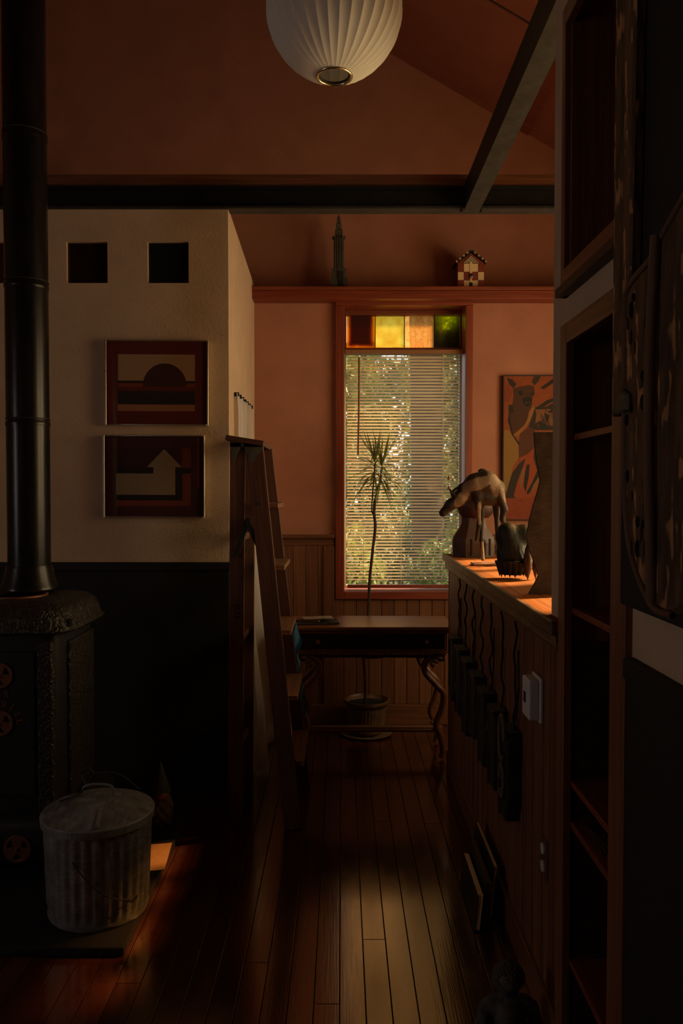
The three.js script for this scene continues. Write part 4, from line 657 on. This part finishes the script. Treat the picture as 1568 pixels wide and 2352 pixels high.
// ---------------------------------------------------------------- things on the ledge of the half wall
{   // grazing horse: one continuous body, plates of pale hide over dark wood
  const z = -3.60, k = 3.60 / 1829, X = (u) => (u - 784) * k, Y = (v) => 1.5 - (v - 1126) * k;   // outline measured in the plane of the figure
  const h = thing('horse_sculpture', 'grazing horse sculpture of pale hide plates over dark wood, on a thin base', 'sculpture', [0.66, 1.16, z]);
  const q = (u, v, dz, r) => [X(u), Y(v), z + dz, r];
  const L = [
    [...q(1017, 1178, 0, 0.018), ...q(1034, 1160, 0, 0.024)], [...q(1034, 1160, 0, 0.024), ...q(1056, 1146, 0, 0.034)],
    [...q(1056, 1140, 0, 0.030), ...q(1090, 1116, 0, 0.050)], [...q(1092, 1114, 0, 0.054), ...q(1116, 1110, 0, 0.056)], [...q(1116, 1112, 0, 0.056), ...q(1136, 1122, 0, 0.046)], [...q(1100, 1138, 0, 0.042), ...q(1124, 1142, 0, 0.040)],
    [...q(1040, 1136, 0.016, 0.008), ...q(1032, 1126, 0.018, 0.004)], [...q(1040, 1136, -0.016, 0.008), ...q(1034, 1124, -0.018, 0.004)],
    [...q(1092, 1125, 0.022, 0.026), ...q(1096, 1162, 0.022, 0.013)], [...q(1096, 1162, 0.022, 0.012), ...q(1098, 1205, 0.02, 0.009)], [...q(1098, 1205, 0.02, 0.010), ...q(1094, 1240, 0.0, 0.008)],
    [...q(1102, 1125, -0.02, 0.024), ...q(1108, 1180, -0.02, 0.011)], [...q(1108, 1180, -0.02, 0.011), ...q(1107, 1240, -0.015, 0.008)], [...q(1107, 1240, -0.015, 0.008), ...q(1110, 1285, -0.01, 0.0085)],
    [...q(1142, 1130, 0.018, 0.028), ...q(1156, 1170, 0.02, 0.014)], [...q(1156, 1170, 0.02, 0.014), ...q(1152, 1192, 0.02, 0.010)], [...q(1152, 1192, 0.02, 0.010), ...q(1160, 1230, 0.02, 0.008)], [...q(1160, 1230, 0.02, 0.008), ...q(1158, 1288, 0.02, 0.009)],
    [...q(1140, 1130, -0.018, 0.026), ...q(1142, 1180, -0.02, 0.013)], [...q(1142, 1180, -0.02, 0.012), ...q(1148, 1288, -0.02, 0.008)],
  ].map((a) => a);
  const f = caps(L, 0.012), g = sdfGeo((px, py, pz) => f(px, py, pz), [X(1085), Y(1186), z], 0.235, 84);
  const pale = (px, py) => { const u = px / k + 784, v = 1126 + (1.5 - py) / k; let s = 0; const e = (cu, cv, ru, rv, rot) => { const a = u - cu, b = v - cv, c = Math.cos(rot), d = Math.sin(rot); return ((a * c + b * d) / ru) ** 2 + ((-a * d + b * c) / rv) ** 2; };
    const w = 0.35 * fbm(u * 0.12, v * 0.12, 512, 512, 3); if (e(1090, 1112, 34, 14, -0.35) + w < 1.2 || e(1057, 1146, 12, 22, 0.7) + w < 1.2 || e(1128, 1110, 9, 34, -0.25) + w < 1.2 || e(1145, 1120, 5, 36, -0.35) + w < 1.1 || e(1098, 1180, 7, 30, 0) + w < 1 || e(1110, 1270, 6, 30, 0) + w < 1) s = 1; return s; };
  tint(g, (px, py, pz) => { const n = 0.75 + 0.5 * fbm(px * 60, py * 60, 512, 512, 3); return pale(px, py) ? [0.24 * n, 0.165 * n, 0.10 * n] : [0.022 * n, 0.014 * n, 0.010 * n]; });
  part('body', guv(g, 1), new THREE.MeshStandardMaterial({ vertexColors: true, roughness: 0.6, bumpMap: T.hide, bumpScale: 0.004 }), h);
  part('mane', [0, 1, 2, 3, 4, 5].map((i) => tube([[X(1038 + i * 12), Y(1131 - i * 9.5), z], [X(1044 + i * 12), Y(1124 - i * 9.0), z + 0.004], [X(1054 + i * 12), Y(1119 - i * 7.6), z]], 0.006, 6, 5)), mats.blackMatte, h);
  part('base_plate', bx(X(1084), 1.161, z - 0.045, X(1170), 1.172, z + 0.045, 0, 0.003), mats.oldwoodC, h);
}
{   // turned wooden figure standing behind the horse
  const x = 0.678, z = -4.10, w = thing('wood_carving', 'dark reddish faceted wooden carving behind the horse sculpture', 'carving', [x, 1.16, z]);
  const m = M([0.07, 0.024, 0.013], { wood: 1, roughness: 0.5 });
  const body = new THREE.LatheGeometry([[0.001, 0], [0.118, 0], [0.121, 0.07], [0.116, 0.10], [0.082, 0.145], [0.07, 0.17], [0.068, 0.20]].map((p) => new THREE.Vector2(...p)), 8); body.scale(1, 1, 0.8);
  const flat = body.toNonIndexed(); flat.computeVertexNormals(); part('base_block', guv(flat.rotateY(0.39).translate(x, 1.161, z), 1), m, w);
  part('bowl', guv(lathe([[0.068, 0.198], [0.085, 0.215], [0.098, 0.245], [0.098, 0.275], [0.086, 0.31], [0.07, 0.33], [0.055, 0.33], [0.001, 0.30]], x + 0.01, 1.161, z, 10).toNonIndexed(), 1), m, w);
  for (const [dx, t] of [[-0.02, 1], [0.035, 1], [0.07, 1]]) part('groove', bx(x + dx - 0.004, 1.17, z + 0.075, x + dx + 0.004, 1.255, z + 0.099), mats.blackwood, w);
}
{   // feathered figure
  const z = -3.05, k = 3.05 / 1829, X = (u) => (u - 784) * k, Y = (v) => 1.5 - (v - 1126) * k, o = thing('bird_figure', 'dark teal feathered bird figure with pointed brown tail on the ledge', 'figurine', [X(1185), 1.16, z]);
  const body = caps([[X(1172), Y(1240), z, 0.052, X(1185), Y(1295), z, 0.05], [X(1163), Y(1222), z + 0.012, 0.038, X(1160), Y(1226), z, 0.036], [X(1200), Y(1224), z + 0.012, 0.034, X(1202), Y(1228), z, 0.034], [X(1158), Y(1270), z, 0.03, X(1160), Y(1308), z, 0.022]], 0.02);
  const g = sdfGeo((x, y, zz) => Math.max(body(x, y, zz) - 0.0006 * Math.sin(x * 420 + 3 * Math.sin(y * 60)) * sstep(1.34, 1.25, y), 1.175 - y), [X(1180), Y(1262), z], 0.125, 64);
  part('body', guv(g, 1), M([0.032, 0.05, 0.038], { roughness: 0.6, map: T.hide, bumpMap: T.carveBump, bumpScale: 0.003 }), o, 'dark teal body with two rounded crests');
  const fe = M([0.05, 0.06, 0.045], { roughness: 0.7, map: T.hide });
  for (let i = 0; i < 16; i++) { const a = i / 16 * Math.PI * 2; part('feather', new THREE.ConeGeometry(0.021, rr(0.05, 0.07), 6).rotateX(Math.PI).translate(X(1178) + 0.05 * Math.cos(a), 1.199, z + 0.042 * Math.sin(a)), fe, o); }
  const tm = M([0.12, 0.05, 0.026], { wood: 1, roughness: 0.5 });
  for (const [u, v0, v1, r, dz] of [[1204, 1255, 1343, 0.018, 0.062], [1226, 1262, 1334, 0.016, 0.03]]) part('tail_feather', lathe([[0.001, 0], [r * 0.75, 0.04], [r, 0.075], [r * 0.6, 0.12], [0.002, 0.14]], X(u), 1.161, z + dz, 8), tm, o);
}
{   // curved cut-out panel, seen from its grey back
  const z = -2.60, k = 2.60 / 1829, X = (u) => (u - 784) * k, Y = (v) => 1.5 - (v - 1126) * k;
  const left = [[1224, 993], [1226, 1025], [1231, 1060], [1238.7, 1104], [1234, 1125], [1224, 1158], [1214, 1197], [1208, 1234], [1212, 1252], [1215, 1262], [1229, 1300], [1236, 1322], [1228, 1340], [1214, 1366]];
  const pts = [...left.map(([u, v]) => [X(u), Math.max(1.161, Y(v))]), ...left.slice().reverse().map(([u, v]) => [X(2600 - u), Math.max(1.161, Y(v))])];
  const g = prism(pts, z - 0.006, z + 0.006, 0.0015);
  solo('cutout_panel', 'tall grey cut-out panel with waisted curved edges standing on the ledge', 'panel', g, M([0.085, 0.075, 0.066], { roughness: 0.85, map: T.scuff }), [X(1300), 1.161, z]);
}

// ---------------------------------------------------------------- dark plaques hung by wires on the half wall
for (let i = 0; i < 7; i++) {
  const d = 3.80 - i * 0.205, last = i === 6, p = thing('wall_plaque', last ? 'dark carved plaque with pale looping scrolls, next to the thermostat' : `dark weathered plaque hung by a crooked wire, ${['seventh', 'sixth', 'fifth', 'fourth', 'third', 'second'][i]} from the thermostat along the half wall`, 'plaque', [RX - 0.02, 0.46, -d], last ? undefined : 'dark plaques along the half wall');
  const top = 0.80 - 0.012 * i, bot = 0.50 - 0.008 * i + rr(-0.03, 0.03), w = 0.062, N = 14, pts = [];
  for (let j = 0; j <= N; j++) { const t = j / N; pts.push([-d - w * (1 + 0.12 * Math.sin(t * 9 + i)) * (1 - 0.35 * sstep(0.6, 1, t)), top - (top - bot) * t]); }
  for (let j = N; j >= 0; j--) { const t = j / N; pts.push([-d + w * (1 + 0.12 * Math.sin(t * 11 + 2 * i)) * (1 - 0.35 * sstep(0.6, 1, t)), top - (top - bot) * t]); }
  part('board', onX(pts, RX - 0.05, RX - 0.003, 0.004), mats.blackMatte, p);
  part('worn_edge', [onX(pts.slice(0, N + 1).concat(pts.slice(0, N + 1).reverse().map(([z, y]) => [z + 0.013, y])), RX - 0.056, RX - 0.05), onX([[-d - w, top], [-d + w, top], [-d + w, top - 0.014], [-d - w, top - 0.014]], RX - 0.056, RX - 0.05)], M([0.34, 0.25, 0.19], { map: T.carve, roughness: 0.8 }), p, 'pale worn edge');
  if (last) for (const [cy, r, q] of [[0.70, 0.048, 1], [0.56, 0.036, -1]]) part('scroll', tube(Array.from({ length: 16 }, (_, j) => { const a = j / 15 * 5.6; return [RX - 0.056, cy + r * 1.5 * Math.sin(a), -d + 0.01 + q * r * 0.8 * Math.cos(a)]; }), 0.007, 40, 6), M([0.12, 0.085, 0.06], { roughness: 0.8 }), p);
  const wp = []; for (let j = 0; j <= 9; j++) { const t = j / 9; wp.push([RX - 0.012 + 0.004 * Math.sin(j * 2.1 + i), 1.075 - (1.075 - top + 0.01) * t, -d + 0.020 * Math.sin(j * 1.5 + i * 2) * Math.sin(Math.PI * t * 0.9 + 0.2)]); }
  part('hanging_wire', tube(wp, 0.0042, 36, 5), mats.blackMatte, p);
  if (i % 2 === 0) part('hanging_wire', tube([[RX - 0.012, 0.99, -d + 0.05], [RX - 0.011, 0.93, -d + 0.045], [RX - 0.012, 0.88, -d + 0.052], [RX - 0.012, 0.80, -d + 0.03], [RX - 0.02, top - 0.005, -d + 0.025]], 0.0032, 20, 5), mats.blackMatte, p);
}
// thermostat and outlet
{
  const t = thing('thermostat', 'white wall thermostat on the half wall', 'thermostat', [RX - 0.005, 0.84, -2.29]);
  part('back_plate', bx(RX - 0.012, 0.835, -2.345, RX - 0.001, 0.965, -2.245, 1, 0.004), mats.white, t); part('housing', bx(RX - 0.042, 0.842, -2.338, RX - 0.012, 0.958, -2.252, 1, 0.006), mats.white, t); part('display', bx(RX - 0.0435, 0.885, -2.312, RX - 0.0415, 0.915, -2.290), mats.blackMatte, t);
  const o = thing('wall_outlet', 'wooden-coloured wall outlet low on the half wall', 'outlet', [RX - 0.003, 0.42, -2.22]);
  part('plate', bx(RX - 0.006, 0.41, -2.255, RX - 0.001, 0.52, -2.185, 1, 0.002), M([0.10, 0.05, 0.03], { roughness: 0.4 }), o); for (const y of [0.44, 0.49]) part('socket', new THREE.CylinderGeometry(0.016, 0.016, 0.006, 16).rotateZ(Math.PI / 2).translate(RX - 0.007, y, -2.22), mats.white, o);
}
// books leaning on the floor
[['thin tan-edged book leaning lowest on the floor by the half wall', -2.98, -2.66, 0.475, 0.125, [0.85, 0.62, 0.33]], ['narrow brown book between the leaning ones by the half wall', -3.02, -2.68, 0.505, 0.155, [0.10, 0.055, 0.03]], ['tallest dark book leaning against the half wall with a gilt edge', -3.12, -2.74, 0.535, 0.185, [0.75, 0.52, 0.22]]].forEach(([l, z0, z1, xb, h, c], i) => {
  const lean = 0.10, cz = (z0 + z1) / 2, th = [0.016, 0.014, 0.010][i], b = thing('leaning_book', l, 'book', [xb - 0.02, 0, cz], 'books leaning on the floor');
  const put = (g) => g.rotateZ(-lean).translate(xb - 0.015, 0.003, cz);
  part('page_block', put(bx(-th / 2, 0.004, (z0 - z1) / 2 + 0.004, th / 2, h, (z1 - z0) / 2 - 0.004)), M(c, { roughness: 0.7 }), b, 'pale page edges');
  for (const s of [-1, 1]) part('cover', put(bx(s * th / 2, 0, (z0 - z1) / 2, s * (th / 2 + 0.003), h - (i ? 0 : 0.002), (z1 - z0) / 2)), mats.blackwood, b);
});
// seated stone figure
{
  const x = 0.452, z = -2.12, b = thing('buddha_statue', 'small grey stone seated buddha statue on the floor', 'statue', [x, 0, z]);
  const s = caps([[x, 0.175, z, 0.036, x, 0.185, z + 0.004, 0.037], [x, 0.212, z - 0.002, 0.016, x, 0.216, z - 0.002, 0.015], [x, 0.14, z, 0.019, x, 0.16, z, 0.02], [x - 0.04, 0.108, z, 0.026, x + 0.04, 0.108, z, 0.026], [x, 0.10, z, 0.044, x, 0.04, z, 0.046], [x - 0.062, 0.10, z, 0.02, x - 0.074, 0.055, z + 0.01, 0.017], [x + 0.062, 0.10, z, 0.02, x + 0.074, 0.055, z + 0.01, 0.017], [x - 0.074, 0.055, z + 0.01, 0.016, x - 0.015, 0.042, z + 0.055, 0.014], [x + 0.074, 0.055, z + 0.01, 0.016, x + 0.015, 0.042, z + 0.055, 0.014], [x - 0.085, 0.024, z + 0.02, 0.025, x + 0.03, 0.02, z + 0.062, 0.02], [x + 0.085, 0.024, z + 0.02, 0.025, x - 0.03, 0.02, z + 0.062, 0.02], [x - 0.036, 0.165, z, 0.007, x - 0.037, 0.188, z, 0.008], [x + 0.036, 0.165, z, 0.007, x + 0.037, 0.188, z, 0.008], [x, 0.176, z + 0.036, 0.005, x, 0.186, z + 0.035, 0.004]], 0.008);
  const st = M([0.20, 0.195, 0.19], { roughness: 0.85, map: T.hide });
  part('figure', guv(sdfGeo((px, py, pz) => Math.max(s(px, py, pz), 0.001 - py), [x, 0.115, z + 0.01], 0.125, 72), 1), st, b);
  const curl = new THREE.SphereGeometry(0.0058, 6, 5), cs = [];
  for (let i = 0; i < 150; i++) { const t = (i + 0.5) / 150, el = Math.asin(1 - 1.25 * t), az = i * 2.39996; const front = Math.sin(az) * Math.cos(el); if (front > 0.5 && el < 0.55) continue; cs.push(curl.clone().translate(x + 0.0385 * Math.cos(el) * Math.cos(az), 0.184 + 0.0385 * Math.sin(el), z + 0.002 + 0.0385 * front)); }
  part('curled_hair', cs, st, b);
}
// ---------------------------------------------------------------- things in the bookcase
solo('magazine_stack', 'few thin magazines stacked between the two close shelves of the bookcase', 'magazines', [0, 1, 2].map((i) => new RoundedBoxGeometry(0.20, 0.008, 0.14, 1, 0.002).rotateY(0.1 * i - 0.05).translate(0.70, 0.6645 + i * 0.0085, -1.87)), mats.darkwood, [0.70, 0.66, -1.87]);
solo('folded_paper', 'pale grey folded paper on the narrow bookcase shelf', 'paper', new RoundedBoxGeometry(0.17, 0.006, 0.10, 1, 0.002).rotateY(0.2).translate(0.69, 0.6638, -1.70), M([0.24, 0.25, 0.28], { roughness: 0.6 }), [0.69, 0.66, -1.70]);
solo('box_file', 'upright dark grey box file in the bookcase below the close shelves', 'box file', bx(0.62, 0.306, -1.76, 0.86, 0.60, -1.635, 1, 0.006), M([0.075, 0.08, 0.085], { roughness: 0.7, map: T.scuff }), [0.74, 0.306, -1.70]);
solo('storage_bag', 'slumped pale grey bag on the bottom of the bookcase', 'bag', sdfGeo((px, py, pz) => Math.max(Math.hypot((px - 0.70) / 1.1, (py - 0.12) / 1.1, (pz + 1.78) / 1.2) - 0.10 - 0.008 * Math.sin(px * 60) * Math.sin(py * 50 + pz * 30), 0.040 - py), [0.70, 0.13, -1.78], 0.14, 44), M([0.17, 0.18, 0.20], { roughness: 0.5 }), [0.70, 0.04, -1.78]);

// ---------------------------------------------------------------- large carved relief on the bookcase wall
{
  const r = thing('carved_relief', 'large rough wooden relief of a plank and a shield-shaped slab on a black board', 'wall art', [RX - 0.02, 1.28, -1.2]);
  const rough = M([0.75, 0.60, 0.45], { map: T.carve, roughness: 0.7, bumpMap: T.carveBump, bumpScale: 0.006 }), palewood = M([0.34, 0.19, 0.10], { wood: 1, roughness: 0.6 });
  part('black_board', bx(RX - 0.04, 1.282, -1.52, RX - 0.017, 2.9, -0.7, 1, 0.003), mats.blackMatte, r);
  part('board_edge', bx(RX - 0.042, 1.284, -1.527, RX - 0.018, 2.9, -1.52, 1, 0.002), palewood, r);
  part('plank', onX([[-1.518, 1.640], [-1.520, 2.2], [-1.512, 2.9], [-1.400, 2.9], [-1.415, 2.4], [-1.422, 2.1], [-1.43, 1.86], [-1.428, 1.66]], RX - 0.062, RX - 0.04, 0.004), rough, r, 'rough mottled plank');
  part('knot_block', onX([[-1.432, 1.635], [-1.428, 1.665], [-1.405, 1.678], [-1.375, 1.665], [-1.372, 1.64]], RX - 0.085, RX - 0.055, 0.004), M([0.20, 0.16, 0.12], { roughness: 0.7, map: T.scuff }), r);
  const outline = [[-1.415, 1.845], [-1.412, 1.60], [-1.405, 1.48], [-1.38, 1.40], [-1.33, 1.345], [-1.275, 1.312], [-1.20, 1.31], [-1.0, 1.40], [-0.98, 1.7], [-1.0, 1.90], [-1.15, 1.94], [-1.25, 1.90], [-1.30, 1.875], [-1.375, 1.862]];
  part('shield_slab', onX(outline, RX - 0.075, RX - 0.04, 0.008), rough, r, 'mottled shield-shaped slab');
  part('shield_rim', tube(outline.slice(0, 7).map(([z, y]) => V(RX - 0.074, y, z)), 0.006, 50, 6), palewood, r); part('shield_rim', tube(outline.slice(10).concat([outline[0]]).map(([z, y]) => V(RX - 0.074, y, z)), 0.006, 30, 6), palewood, r);
  part('ridge', tube([[RX - 0.082, 1.90, -1.262], [RX - 0.086, 1.75, -1.268], [RX - 0.086, 1.6, -1.272], [RX - 0.084, 1.45, -1.268], [RX - 0.08, 1.32, -1.268]], 0.009, 40, 6), palewood, r);
  for (let i = 0; i < 26; i++) part('inlay', new THREE.SphereGeometry(0.5, 8, 6).scale(0.008, rr(0.014, 0.035), rr(0.006, 0.010)).translate(RX - 0.077, 1.40 + 0.44 * rnd(), -1.40 + 0.12 * rnd()), i % 2 ? palewood : mats.blackwood, r);
}
renderer.render(scene, camera);
